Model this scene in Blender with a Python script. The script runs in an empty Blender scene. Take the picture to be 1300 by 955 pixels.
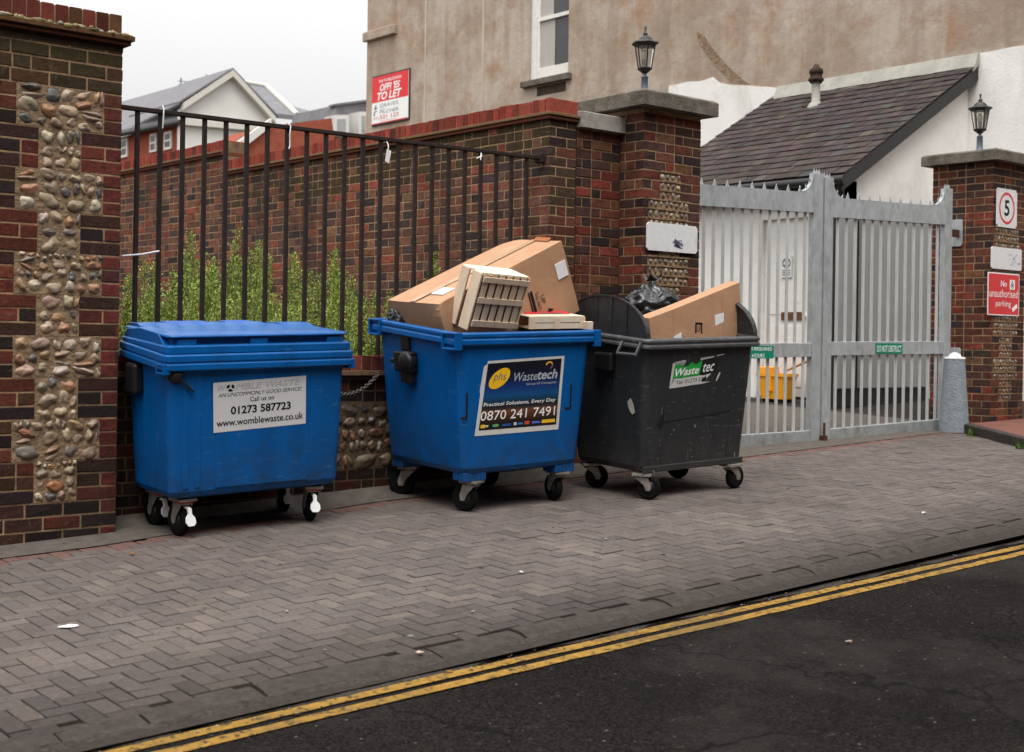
import bpy, math, random
from mathutils import Vector, Matrix, noise
R = math.radians
scn = bpy.context.scene
COL = scn.collection

# ------------------------------------------------------------------ camera frame (u along the wall, v into the site)
FP, CX, CY, ROLL, TH, ZE = 1684., 650., 433., .015, R(49.5), 1.14
S, C = math.sin(TH), math.cos(TH)
def ray(px, py):
    du, dv = px - CX, py - CY
    x = du*math.cos(ROLL) + dv*math.sin(ROLL); y = -du*math.sin(ROLL) + dv*math.cos(ROLL)
    X, Z = x/FP, -y/FP
    return Vector((S*X + C, -C*X + S, Z))
OC = Vector((0, 0, ZE))
def onv(px, py, v):
    q = ray(px, py); return OC + q*(v/q.y)
def onu(px, py, u):
    q = ray(px, py); return OC + q*(u/q.x)
def cl(x, a, b): return max(a, min(b, x))
def G(u, v): return .034*(cl(u, -8, 18) - 3.23) + .04*(cl(v, -6, 12) - 7.26)

# ------------------------------------------------------------------ object helpers
def tag(o, label=None, cat=None, group=None, kind=None):
    if label: o['label'] = label
    if cat: o['category'] = cat
    if group: o['group'] = group
    if kind: o['kind'] = kind
    elif label: o['kind'] = 'thing'
    return o
def thing(name, label, cat, loc=(0, 0, 0), mat=None, group=None):
    o = bpy.data.objects.new(name, None); COL.objects.link(o)
    o.empty_display_size = .1
    if mat is not None: o.matrix_world = mat
    else: o.location = loc
    return tag(o, label, cat, group)
def copy_tree(o, parent=None):
    c = o.copy(); COL.objects.link(c)
    if parent is not None:
        c.parent = parent
    for ch in list(o.children): copy_tree(ch, c)
    return c

class MB:
    """collects faces, builds ONE mesh object; off is subtracted so world coordinates become root coordinates"""
    def __init__(s, off=(0, 0, 0)):
        s.v, s.f, s.m, s.c, s.sm, s.off = [], [], [], [], [], Vector(off)
    def add(s, vs, fs, mi=0, col=None, smooth=False):
        n = len(s.v); s.v += [Vector(p) for p in vs]
        for f in fs:
            s.f.append([n + i for i in f]); s.m.append(mi); s.c.append(col); s.sm.append(smooth)
    def quad(s, a, b, c, d, mi=0, col=None): s.add([a, b, c, d], [(0, 1, 2, 3)], mi, col)
    def poly(s, pts, mi=0, col=None): s.add(pts, [tuple(range(len(pts)))], mi, col)
    def hexa(s, p, mi=0, col=None):
        s.add(p, [(0, 3, 2, 1), (4, 5, 6, 7), (0, 1, 5, 4), (1, 2, 6, 5), (2, 3, 7, 6), (3, 0, 4, 7)], mi, col)
    def box(s, x0, x1, y0, y1, z0, z1, mi=0, col=None):
        s.hexa([(x0, y0, z0), (x1, y0, z0), (x1, y1, z0), (x0, y1, z0), (x0, y0, z1), (x1, y0, z1), (x1, y1, z1), (x0, y1, z1)], mi, col)
    def obox(s, c, M, sx, sy, sz, mi=0, col=None):
        c = Vector(c); P = []
        for z in (-1, 1):
            for x, y in ((-1, -1), (1, -1), (1, 1), (-1, 1)):
                P.append(c + M @ Vector((x*sx/2, y*sy/2, z*sz/2)))
        s.hexa(P, mi, col)
    def fbox(s, fr, x0, x1, y0, y1, z0, z1, mi=0, col=None):
        """box in a frame (origin, ex, ey, n)"""
        o, ex, ey, n = fr
        P = [o + ex*x + ey*y + n*z for z in (z0, z1) for x, y in ((x0, y0), (x1, y0), (x1, y1), (x0, y1))]
        s.hexa(P, mi, col)
    def prism(s, pts, d, mi=0, col=None):
        pts = [Vector(p) for p in pts]; d = Vector(d); n = len(pts)
        fs = [tuple(range(n))[::-1], tuple(range(n, 2*n))] + [(i, (i+1) % n, n + (i+1) % n, n + i) for i in range(n)]
        s.add(pts + [p + d for p in pts], fs, mi, col)
    def tube(s, path, r, n=8, mi=0, col=None, cap=True, smooth=True):
        path = [Vector(p) for p in path]; rr = r if isinstance(r, (list, tuple)) else [r]*len(path)
        vs = []; t0 = None
        for i, p in enumerate(path):
            t = (path[min(i+1, len(path)-1)] - path[max(i-1, 0)]).normalized()
            if t0 is None:
                a = Vector((0, 0, 1)) if abs(t.z) < .9 else Vector((1, 0, 0)); x = t.cross(a).normalized()
            else:
                x = (x - t*x.dot(t)).normalized()
            t0 = t; y = t.cross(x)
            for k in range(n):
                q = 2*math.pi*k/n; vs.append(p + (x*math.cos(q) + y*math.sin(q))*rr[i])
        fs = [(i*n + k, i*n + (k+1) % n, (i+1)*n + (k+1) % n, (i+1)*n + k) for i in range(len(path)-1) for k in range(n)]
        s.add(vs, fs, mi, col, smooth)
        if cap: s.add(vs[:n], [tuple(range(n))[::-1]], mi, col); s.add(vs[-n:], [tuple(range(n))], mi, col)
    def lathe(s, prof, c=(0, 0, 0), n=20, M=None, mi=0, col=None, smooth=True, phase=0):
        c = Vector(c); M = M or Matrix.Identity(3); vs = []
        for r, z in prof:
            for k in range(n):
                q = 2*math.pi*k/n + phase; vs.append(c + M @ Vector((r*math.cos(q), r*math.sin(q), z)))
        fs = [(i*n + k, i*n + (k+1) % n, (i+1)*n + (k+1) % n, (i+1)*n + k) for i in range(len(prof)-1) for k in range(n)]
        s.add(vs, fs, mi, col, smooth)
        s.add(vs[:n], [tuple(range(n))[::-1]], mi, col); s.add(vs[-n:], [tuple(range(n))], mi, col)
    def blob(s, c, M, ax, nu=9, nv=6, mi=0, col=None, nz=.18, seed=0):
        c = Vector(c); vs = []; sd = Vector((seed*3.7, seed*1.9, seed*.77))
        for j in range(nv + 1):
            ph = math.pi*j/nv
            for i in range(nu):
                q = 2*math.pi*i/nu
                p = Vector((math.sin(ph)*math.cos(q), math.sin(ph)*math.sin(q), math.cos(ph)))
                k = 1 + nz*noise.noise(p*1.3 + sd)
                vs.append(c + M @ Vector((p.x*ax[0]*k, p.y*ax[1]*k, p.z*ax[2]*k)))
        fs = [(j*nu + i, j*nu + (i+1) % nu, (j+1)*nu + (i+1) % nu, (j+1)*nu + i) for j in range(nv) for i in range(nu)]
        s.add(vs, fs, mi, col, True)
    def loft(s, rings, mi=0, col=None, cap0=False, cap1=False, smooth=False):
        n = len(rings[0]); vs = [p for r in rings for p in r]
        fs = [(i*n + k, i*n + (k+1) % n, (i+1)*n + (k+1) % n, (i+1)*n + k) for i in range(len(rings)-1) for k in range(n)]
        s.add(vs, fs, mi, col, smooth)
        if cap0: s.add(rings[0], [tuple(range(n))[::-1]], mi, col)
        if cap1: s.add(rings[-1], [tuple(range(n))], mi, col)
    def build(s, name, mats, parent=None, bevel=0, seg=2, smooth_angle=None):
        me = bpy.data.meshes.new(name)
        me.from_pydata([p - s.off for p in s.v], [], s.f)
        if not isinstance(mats, (list, tuple)): mats = [mats]
        for m in mats: me.materials.append(m)
        me.polygons.foreach_set('material_index', s.m)
        me.polygons.foreach_set('use_smooth', s.sm)
        if any(c is not None for c in s.c):
            at = me.color_attributes.new('col', 'FLOAT_COLOR', 'CORNER'); buf = []
            for p, c in zip(me.polygons, s.c):
                c = c or (.5, .5, .5)
                buf += [c[0], c[1], c[2], 1.0]*p.loop_total
            at.data.foreach_set('color', buf)
        me.update(); me.validate()
        o = bpy.data.objects.new(name, me); COL.objects.link(o)
        if parent is not None: o.parent = parent
        if bevel:
            b = o.modifiers.new('bevel', 'BEVEL'); b.width = bevel; b.segments = seg; b.limit_method = 'ANGLE'; b.angle_limit = R(40)
        return o

# ------------------------------------------------------------------ materials
MATS = {}
def pm(name, col=(.5, .5, .5), rough=.7, var=.15, scale=6., bump=0., bscale=60., metal=0., attr=False, spec=.5,
       dirt=None, dirt_amt=.5, dirt_scale=3., stretch=1., dlo=.5, dhi=.7, aniso=None, rvar=.0, streak=None, streak_amt=.5, streak_scale=1.5, streak_st=4., slo=.48, shi=.7, scuff=None, scuff_amt=.6):
    if name in MATS: return MATS[name]
    m = bpy.data.materials.new(name); m.use_nodes = True; nt = m.node_tree; N = nt.nodes; L = nt.links
    p = N['Principled BSDF']; p.inputs['Roughness'].default_value = rough; p.inputs['Metallic'].default_value = metal
    p.inputs['Specular IOR Level'].default_value = spec if rough < .6 or spec != .5 else .12
    tc = N.new('ShaderNodeTexCoord'); mp = N.new('ShaderNodeMapping'); mp.inputs['Scale'].default_value = (1, 1, 1/stretch)
    L.new(tc.outputs['Object'], mp.inputs['Vector'])
    n1 = N.new('ShaderNodeTexNoise'); n1.inputs['Scale'].default_value = scale; n1.inputs['Detail'].default_value = 6; n1.inputs['Roughness'].default_value = .62
    L.new(mp.outputs[0], n1.inputs['Vector'])
    mr = N.new('ShaderNodeMapRange'); mr.inputs['From Min'].default_value = .28; mr.inputs['From Max'].default_value = .72
    mr.inputs['To Min'].default_value = 1 - var; mr.inputs['To Max'].default_value = 1 + var
    L.new(n1.outputs['Fac'], mr.inputs['Value'])
    mul = N.new('ShaderNodeVectorMath'); mul.operation = 'SCALE'
    if attr:
        a = N.new('ShaderNodeAttribute'); a.attribute_name = 'col'; L.new(a.outputs['Color'], mul.inputs[0])
    else: mul.inputs[0].default_value = col[:3]
    L.new(mr.outputs['Result'], mul.inputs['Scale'])
    out = mul.outputs[0]
    if dirt:
        n2 = N.new('ShaderNodeTexNoise'); n2.inputs['Scale'].default_value = dirt_scale; n2.inputs['Detail'].default_value = 8; n2.inputs['Roughness'].default_value = .68
        L.new(mp.outputs[0], n2.inputs['Vector'])
        r2 = N.new('ShaderNodeMapRange'); r2.inputs['From Min'].default_value = dlo; r2.inputs['From Max'].default_value = dhi
        r2.inputs['To Max'].default_value = dirt_amt
        L.new(n2.outputs['Fac'], r2.inputs['Value'])
        mx = N.new('ShaderNodeMix'); mx.data_type = 'RGBA'
        L.new(r2.outputs['Result'], mx.inputs['Factor']); L.new(out, mx.inputs['A']); mx.inputs['B'].default_value = (*dirt, 1)
        out = mx.outputs['Result']
    for (cc, am, sc, st, lo, hi) in ([(streak, streak_amt, streak_scale, streak_st, slo, shi)] if streak else []) + ([(scuff, scuff_amt, 9., .25, .60, .68), (scuff, scuff_amt*.8, 24., 5., .63, .70)] if scuff else []):
        m2 = N.new('ShaderNodeMapping'); m2.inputs['Scale'].default_value = (1, 1, 1/st); L.new(tc.outputs['Object'], m2.inputs['Vector'])
        n3 = N.new('ShaderNodeTexNoise'); n3.inputs['Scale'].default_value = sc; n3.inputs['Detail'].default_value = 9; n3.inputs['Roughness'].default_value = .7
        L.new(m2.outputs[0], n3.inputs['Vector'])
        r4 = N.new('ShaderNodeMapRange'); r4.inputs['From Min'].default_value = lo; r4.inputs['From Max'].default_value = hi; r4.inputs['To Max'].default_value = am; L.new(n3.outputs['Fac'], r4.inputs['Value'])
        x4 = N.new('ShaderNodeMix'); x4.data_type = 'RGBA'; L.new(r4.outputs['Result'], x4.inputs['Factor']); L.new(out, x4.inputs['A']); x4.inputs['B'].default_value = (*cc, 1); out = x4.outputs['Result']
    L.new(out, p.inputs['Base Color'])
    if rvar:
        r3 = N.new('ShaderNodeMapRange'); r3.inputs['From Min'].default_value = .3; r3.inputs['From Max'].default_value = .7
        r3.inputs['To Min'].default_value = max(.05, rough - rvar); r3.inputs['To Max'].default_value = min(1, rough + rvar)
        L.new(n1.outputs['Fac'], r3.inputs['Value']); L.new(r3.outputs['Result'], p.inputs['Roughness'])
    if bump:
        nb = N.new('ShaderNodeTexNoise'); nb.inputs['Scale'].default_value = bscale; nb.inputs['Detail'].default_value = 4
        L.new(tc.outputs['Object'], nb.inputs['Vector'])
        bp = N.new('ShaderNodeBump'); bp.inputs['Strength'].default_value = 1; bp.inputs['Distance'].default_value = bump
        L.new(nb.outputs['Fac'], bp.inputs['Height']); L.new(bp.outputs[0], p.inputs['Normal'])
    MATS[name] = m; return m

M_brick = pm('brick', attr=True, rough=.85, var=.32, scale=38, bump=.003, bscale=90, dirt=(.02, .014, .012), dirt_amt=.6, dirt_scale=26, dlo=.5, dhi=.66, streak=(.022, .017, .014), streak_amt=.6, streak_scale=1.7, streak_st=2.5, scuff=(.2, .17, .14), scuff_amt=.35)
M_mortar = pm('mortar', (.33, .215, .125), .95, .25, 14, .004, 120, dirt=(.09, .06, .04), dirt_amt=.75, dirt_scale=5, dlo=.5, streak=(.03, .024, .018), streak_amt=.7, streak_scale=1.7, streak_st=2.5)
M_mortar_grey = pm('flint_mortar', (.24, .165, .10), .95, .3, 18, .016, 34, dirt=(.1, .08, .06), dirt_amt=.5, dirt_scale=7)
M_flint = pm('flint', attr=True, rough=.45, var=.3, scale=30, bump=.002, bscale=60, dirt=(.3, .26, .2), dirt_amt=.35, dirt_scale=22)
M_redcope = pm('coping_brick', attr=True, rough=.85, var=.25, scale=30, bump=.003, bscale=90, dirt=(.09, .075, .02), dirt_amt=.55, dirt_scale=9, dlo=.54, dhi=.7)
M_stone = pm('cap_stone', (.15, .13, .108), .92, .3, 9, .006, 60, dirt=(.045, .045, .03), dirt_amt=.75, dirt_scale=6, dlo=.45, dhi=.65)
M_iron = pm('rusty_iron', (.02, .0115, .0095), .75, .4, 25, .001, 90, spec=.3, dirt=(.045, .02, .012), dirt_amt=.5, dirt_scale=12)
M_galv = pm('galvanised_steel', (.40, .425, .435), .5, .2, 16, .0006, 60, metal=.25, dirt=(.25, .26, .26), dirt_amt=.7, dirt_scale=11, stretch=2)
M_pale = pm('pale_steel', (.52, .535, .535), .5, .15, 14, .0006, 60, metal=.15, dirt=(.30, .31, .31), dirt_amt=.6, dirt_scale=7, stretch=3)
M_galv_low = pm('weathered_steel', (.34, .36, .36), .55, .2, 14, .0006, 60, metal=.3, dirt=(.13, .13, .11), dirt_amt=.6, dirt_scale=6)
M_white = pm('white_render', (.80, .785, .755), .85, .05, 3, .004, 25, dirt=(.56, .53, .48), dirt_amt=.5, dirt_scale=1.6, streak=(.45, .42, .37), streak_amt=.4, streak_scale=1.8, streak_st=5, slo=.55)
M_whitepaint = pm('white_gloss', (.75, .73, .69), .5, .05, 12, dirt=(.42, .38, .32), dirt_amt=.5, dirt_scale=16, dlo=.56)
M_plate = pm('white_plate', (.70, .71, .71), .45, .05, 30, dirt=(.4, .42, .44), dirt_amt=.5, dirt_scale=14, dlo=.55)
M_black = pm('black_plastic', (.005, .005, .0055), .5, .2, 20)
M_blackpaint = pm('black_paint', (.012, .012, .013), .5, .25, 12)
M_rubber = pm('rubber', (.006, .006, .006), .8, .3, 30)
M_zinc = pm('zinc', (.33, .31, .28), .45, .2, 40, metal=.5, dirt=(.2, .16, .12), dirt_amt=.7, dirt_scale=25)
M_red = pm('sign_red', (.62, .012, .018), .4, .05, 8)
M_signgreen = pm('sign_green', (.0, .22, .13), .45, .08, 10)
M_ink = pm('ink', (.012, .012, .014), .6, .1)
M_inkgrey = pm('ink_grey', (.16, .16, .17), .6, .1)
M_silver = pm('ink_silver', (.42, .44, .47), .5, .05)
M_inkwhite = pm('ink_white', (.85, .85, .84), .5, .03)
M_inkred = pm('ink_red', (.55, .02, .02), .5, .05)
M_inkyellow = pm('ink_yellow', (.85, .48, .01), .45, .04)
M_print = pm('print', attr=True, rough=.4, var=.04)
M_card = pm('cardboard', (.43, .25, .15), .85, .1, 5, .002, 16, dirt=(.35, .18, .095), dirt_amt=.6, dirt_scale=2.2, streak=(.54, .34, .21), streak_amt=.5, streak_scale=3, streak_st=.3, slo=.55)
M_cardin = pm('cardboard_edge', (.40, .22, .12), .9, .1, 40)
M_wood = pm('crate_wood', (.70, .55, .40), .8, .16, 22, .001, 60, stretch=6, dirt=(.42, .27, .16), dirt_amt=.35, dirt_scale=12)
M_tape = pm('paper_label', (.75, .75, .76), .5, .04)
M_bag = pm('bin_bag', (.016, .017, .019), .24, .3, 12, .004, 34, spec=.6)
M_binblue = pm('blue_plastic', (.0005, .092, .325), .36, .07, 5, .0004, 120, spec=.26, dirt=(.001, .06, .21), dirt_amt=.35, dirt_scale=3.2, stretch=2.5, rvar=.06, streak=(.004, .035, .10), streak_amt=.55, streak_scale=2.6, streak_st=7, slo=.5, shi=.74, scuff=(.08, .2, .4), scuff_amt=.42)
M_bingrey = pm('charcoal_plastic', (.021, .0235, .026), .5, .18, 6, .0008, 80, spec=.4, dirt=(.085, .083, .078), dirt_amt=.55, dirt_scale=7, stretch=3, dlo=.55, dhi=.75, scuff=(.13, .128, .122), scuff_amt=.6, streak=(.012, .012, .012), streak_amt=.5, streak_scale=2.4, streak_st=6)
M_paving = pm('paving_block', attr=True, rough=.9, var=.22, scale=50, bump=.0025, bscale=160, dirt=(.055, .045, .04), dirt_amt=.5, dirt_scale=1.3, dlo=.48, dhi=.75)
def gum(m, scale, thr, col):
    N = m.node_tree.nodes; L = m.node_tree.links; p = N['Principled BSDF']; src = p.inputs['Base Color'].links[0].from_socket
    tc = N.new('ShaderNodeTexCoord'); v = N.new('ShaderNodeTexVoronoi'); v.inputs['Scale'].default_value = scale; L.new(tc.outputs['Object'], v.inputs['Vector'])
    n = N.new('ShaderNodeTexNoise'); n.inputs['Scale'].default_value = 60; L.new(tc.outputs['Object'], n.inputs['Vector'])
    a = N.new('ShaderNodeMath'); a.operation = 'MULTIPLY_ADD'; a.inputs[1].default_value = .06; L.new(n.outputs['Fac'], a.inputs[0]); L.new(v.outputs['Distance'], a.inputs[2])
    r = N.new('ShaderNodeMapRange'); r.inputs['From Min'].default_value = thr; r.inputs['From Max'].default_value = thr*.75; r.inputs['To Max'].default_value = .7; L.new(a.outputs[0], r.inputs['Value'])
    x = N.new('ShaderNodeMix'); x.data_type = 'RGBA'; L.new(r.outputs['Result'], x.inputs['Factor']); L.new(src, x.inputs['A']); x.inputs['B'].default_value = (*col, 1); L.new(x.outputs['Result'], p.inputs['Base Color'])
gum(M_paving, 2.6, .075, (.21, .195, .18)); gum(M_paving, 1.7, .07, (.035, .03, .028)); gum(M_paving, 14, .085, (.17, .155, .14))
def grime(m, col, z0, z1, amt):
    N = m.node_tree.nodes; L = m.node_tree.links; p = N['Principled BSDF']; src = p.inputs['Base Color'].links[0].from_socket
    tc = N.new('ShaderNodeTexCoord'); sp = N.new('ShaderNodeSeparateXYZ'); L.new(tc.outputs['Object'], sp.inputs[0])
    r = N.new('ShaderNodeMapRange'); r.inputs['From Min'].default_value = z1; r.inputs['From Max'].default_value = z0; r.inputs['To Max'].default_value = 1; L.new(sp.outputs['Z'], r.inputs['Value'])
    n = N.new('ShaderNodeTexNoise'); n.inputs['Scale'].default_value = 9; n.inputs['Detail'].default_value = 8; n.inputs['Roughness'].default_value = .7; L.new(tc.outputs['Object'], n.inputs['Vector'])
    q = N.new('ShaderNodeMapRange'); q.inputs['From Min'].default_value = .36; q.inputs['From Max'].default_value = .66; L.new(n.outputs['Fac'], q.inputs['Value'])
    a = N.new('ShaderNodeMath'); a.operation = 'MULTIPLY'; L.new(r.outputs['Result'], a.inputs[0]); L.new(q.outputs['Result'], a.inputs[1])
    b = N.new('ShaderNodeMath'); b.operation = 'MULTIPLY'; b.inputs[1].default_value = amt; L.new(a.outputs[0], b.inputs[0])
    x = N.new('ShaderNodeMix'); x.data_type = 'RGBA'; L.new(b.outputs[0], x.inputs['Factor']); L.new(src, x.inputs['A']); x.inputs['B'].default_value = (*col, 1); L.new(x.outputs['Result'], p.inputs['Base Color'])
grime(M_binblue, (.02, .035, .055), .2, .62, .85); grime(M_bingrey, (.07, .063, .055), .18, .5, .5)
M_joint = pm('paving_joint', (.036, .030, .026), .95, .3, 30)
M_kerb = pm('kerb_stone', (.05, .042, .037), .92, .35, 22, .004, 70, dirt=(.04, .034, .03), dirt_amt=.6, dirt_scale=4)
M_conc = pm('concrete', (.105, .09, .078), .95, .25, 14, .004, 90, dirt=(.085, .075, .065), dirt_amt=.6, dirt_scale=3)
M_line = pm('yellow_line', (.265, .15, .032), .85, .25, 26, .002, 120, dirt=(.03, .024, .018), dirt_amt=.9, dirt_scale=30, dlo=.53, dhi=.60, streak=(.12, .08, .03), streak_amt=.8, streak_scale=2.2, streak_st=1, slo=.5, shi=.62)
M_earth = pm('soil', (.07, .055, .035), .95, .3, 8, .02, 12)
M_leaf = pm('leaf', attr=True, rough=.6, var=.2, scale=20, spec=.25)
M_stem = pm('stem', (.11, .12, .035), .8, .2, 20)
M_slate = pm('roof_slate', attr=True, rough=.72, var=.2, scale=14, bump=.003, bscale=70, dirt=(.13, .11, .1), dirt_amt=.35, dirt_scale=10, dlo=.56)
M_lead = pm('lead_flashing', (.36, .35, .31), .75, .2, 8, .004, 20, dirt=(.18, .16, .13), dirt_amt=.6, dirt_scale=4)
M_glass = pm('window_glass', (.06, .055, .06), .08, .1, 2)
M_lampglass = None
M_curtain = pm('curtain', (.42, .40, .37), .9, .12, 30, stretch=20)
M_bollard = pm('painted_roughcast', (.25, .285, .31), .95, .12, 20, .012, 75, dirt=(.16, .19, .21), dirt_amt=.6, dirt_scale=8)
M_bucket = pm('orange_plastic', (.85, .36, .004), .45, .1, 8)
M_timber = pm('timber', (.42, .2, .08), .7, .15, 10)
M_greydoor = pm('grey_door_paint', (.27, .27, .26), .6, .06, 3, dirt=(.2, .2, .19), dirt_amt=.5, dirt_scale=2)
M_farred = pm('far_brick', (.28, .07, .045), .9, .2, 9)
M_farwhite = pm('far_render', (.62, .61, .58), .9, .06, 1)
M_farslate = pm('far_slate', (.17, .165, .175), .8, .18, 3)
M_fartile = pm('far_tile', (.27, .075, .045), .9, .2, 5)
M_scrap = pm('litter_paper', (.7, .7, .68), .8, .1)
M_dead = pm('dead_leaf', (.22, .12, .03), .8, .2)

def glass_mat():
    m = bpy.data.materials.new('lantern_glass'); m.use_nodes = True; p = m.node_tree.nodes['Principled BSDF']
    p.inputs['Base Color'].default_value = (.8, .78, .74, 1); p.inputs['Roughness'].default_value = .12
    p.inputs['Transmission Weight'].default_value = .9; p.inputs['IOR'].default_value = 1.05
    return m
M_lampglass = glass_mat()

def asphalt():
    m = bpy.data.materials.new('asphalt'); m.use_nodes = True; N = m.node_tree.nodes; L = m.node_tree.links
    p = N['Principled BSDF']; p.inputs['Roughness'].default_value = .88; p.inputs['Specular IOR Level'].default_value = .06
    tc = N.new('ShaderNodeTexCoord')
    vo = N.new('ShaderNodeTexVoronoi'); vo.inputs['Scale'].default_value = 130; L.new(tc.outputs['Object'], vo.inputs['Vector'])
    rp = N.new('ShaderNodeValToRGB'); rp.color_ramp.elements[0].color = (.004, .0033, .0031, 1); rp.color_ramp.elements[1].color = (.018, .0148, .0135, 1)
    rp.color_ramp.elements[0].position = .2; rp.color_ramp.elements[1].position = .95
    sp = N.new('ShaderNodeSeparateColor'); L.new(vo.outputs['Color'], sp.inputs[0]); L.new(sp.outputs[0], rp.inputs['Fac'])
    n = N.new('ShaderNodeTexNoise'); n.inputs['Scale'].default_value = 1.2; n.inputs['Detail'].default_value = 7; L.new(tc.outputs['Object'], n.inputs['Vector'])
    mr = N.new('ShaderNodeMapRange'); mr.inputs['From Min'].default_value = .3; mr.inputs['From Max'].default_value = .7
    mr.inputs['To Min'].default_value = .7; mr.inputs['To Max'].default_value = 1.3; L.new(n.outputs['Fac'], mr.inputs['Value'])
    mu = N.new('ShaderNodeVectorMath'); mu.operation = 'SCALE'; L.new(rp.outputs[0], mu.inputs[0]); L.new(mr.outputs['Result'], mu.inputs['Scale'])
    L.new(mu.outputs[0], p.inputs['Base Color'])
    out = mu.outputs[0]
    def lay(fac, lo, hi, amt, col):
        nonlocal out
        r = N.new('ShaderNodeMapRange'); r.inputs['From Min'].default_value = lo; r.inputs['From Max'].default_value = hi; r.inputs['To Max'].default_value = amt; L.new(fac, r.inputs['Value'])
        x = N.new('ShaderNodeMix'); x.data_type = 'RGBA'; L.new(r.outputs['Result'], x.inputs['Factor']); L.new(out, x.inputs['A']); x.inputs['B'].default_value = (*col, 1); out = x.outputs['Result']
    def noi(sc, det=6):
        q = N.new('ShaderNodeTexNoise'); q.inputs['Scale'].default_value = sc; q.inputs['Detail'].default_value = det; q.inputs['Roughness'].default_value = .65; L.new(tc.outputs['Object'], q.inputs['Vector']); return q.outputs['Fac']
    lay(noi(.7), .5, .66, .6, (.034, .029, .027)); lay(noi(1.9), .58, .7, .7, (.007, .006, .006)); lay(noi(28, 3), .64, .70, .6, (.055, .047, .042))
    v2 = N.new('ShaderNodeTexVoronoi'); v2.inputs['Scale'].default_value = 11; L.new(tc.outputs['Object'], v2.inputs['Vector']); lay(v2.outputs['Distance'], .075, .05, .75, (.13, .115, .1))
    v3 = N.new('ShaderNodeTexVoronoi'); v3.feature = 'DISTANCE_TO_EDGE'; v3.inputs['Scale'].default_value = .55
    dn = N.new('ShaderNodeTexNoise'); dn.inputs['Scale'].default_value = 3; dn.inputs['Detail'].default_value = 6; L.new(tc.outputs['Object'], dn.inputs['Vector'])
    ad = N.new('ShaderNodeVectorMath'); ad.operation = 'MULTIPLY_ADD'; L.new(dn.outputs['Color'], ad.inputs[0]); ad.inputs[1].default_value = (.5, .5, .5); L.new(tc.outputs['Object'], ad.inputs[2]); L.new(ad.outputs[0], v3.inputs['Vector'])
    lay(v3.outputs['Distance'], .007, .002, .8, (.004, .0035, .0035))
    L.new(out, p.inputs['Base Color'])
    bp = N.new('ShaderNodeBump'); bp.inputs['Distance'].default_value = .004; L.new(vo.outputs['Distance'], bp.inputs['Height']); L.new(bp.outputs[0], p.inputs['Normal'])
    return m
M_asphalt = asphalt()

def plaster():
    """old brown render: tan base, rusty blotches, grey patches, faint vertical streaks"""
    m = bpy.data.materials.new('old_render'); m.use_nodes = True; N = m.node_tree.nodes; L = m.node_tree.links
    p = N['Principled BSDF']; p.inputs['Roughness'].default_value = .92; p.inputs['Specular IOR Level'].default_value = .12
    tc = N.new('ShaderNodeTexCoord')
    def nz(scale, det=8, st=1., rg=.65):
        mp = N.new('ShaderNodeMapping'); mp.inputs['Scale'].default_value = (1, 1, 1/st); L.new(tc.outputs['Object'], mp.inputs['Vector'])
        n = N.new('ShaderNodeTexNoise'); n.inputs['Scale'].default_value = scale; n.inputs['Detail'].default_value = det; n.inputs['Roughness'].default_value = rg
        L.new(mp.outputs[0], n.inputs['Vector']); return n.outputs['Fac']
    def mixin(base, fac, lo, hi, amt, col):
        r = N.new('ShaderNodeMapRange'); r.inputs['From Min'].default_value = lo; r.inputs['From Max'].default_value = hi; r.inputs['To Max'].default_value = amt
        L.new(fac, r.inputs['Value']); x = N.new('ShaderNodeMix'); x.data_type = 'RGBA'; L.new(r.outputs['Result'], x.inputs['Factor'])
        if isinstance(base, tuple): x.inputs['A'].default_value = (*base, 1)
        else: L.new(base, x.inputs['A'])
        x.inputs['B'].default_value = (*col, 1); return x.outputs['Result']
    c = mixin((.45, .38, .315), nz(.55), .44, .58, .95, (.335, .255, .195))
    c = mixin(c, nz(1.3, 9), .52, .66, .75, (.34, .205, .13))
    c = mixin(c, nz(3.2, 8, 6), .52, .75, .5, (.52, .45, .38))
    c = mixin(c, nz(.9, 6, 3), .58, .7, .5, (.47, .41, .35))
    c = mixin(c, nz(2.6, 9, 9), .50, .66, .6, (.27, .20, .155)); c = mixin(c, nz(1.1, 9, 5), .6, .68, .6, (.5, .45, .39))
    v3 = N.new('ShaderNodeTexVoronoi'); v3.feature = 'DISTANCE_TO_EDGE'; v3.inputs['Scale'].default_value = .45
    dn = N.new('ShaderNodeTexNoise'); dn.inputs['Scale'].default_value = 1.6; dn.inputs['Detail'].default_value = 8; L.new(tc.outputs['Object'], dn.inputs['Vector'])
    ad = N.new('ShaderNodeVectorMath'); ad.operation = 'MULTIPLY_ADD'; L.new(dn.outputs['Color'], ad.inputs[0]); ad.inputs[1].default_value = (1, 1, 1); L.new(tc.outputs['Object'], ad.inputs[2]); L.new(ad.outputs[0], v3.inputs['Vector'])
    c = mixin(c, v3.outputs['Distance'], .005, .001, .35, (.2, .15, .115))
    c = mixin(c, nz(6, 9), .62, .75, .5, (.2, .13, .09))
    L.new(c, p.inputs['Base Color'])
    bp = N.new('ShaderNodeBump'); bp.inputs['Distance'].default_value = .02; L.new(nz(4, 8), bp.inputs['Height']); L.new(bp.outputs[0], p.inputs['Normal'])
    return m
M_plaster = plaster()

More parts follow.
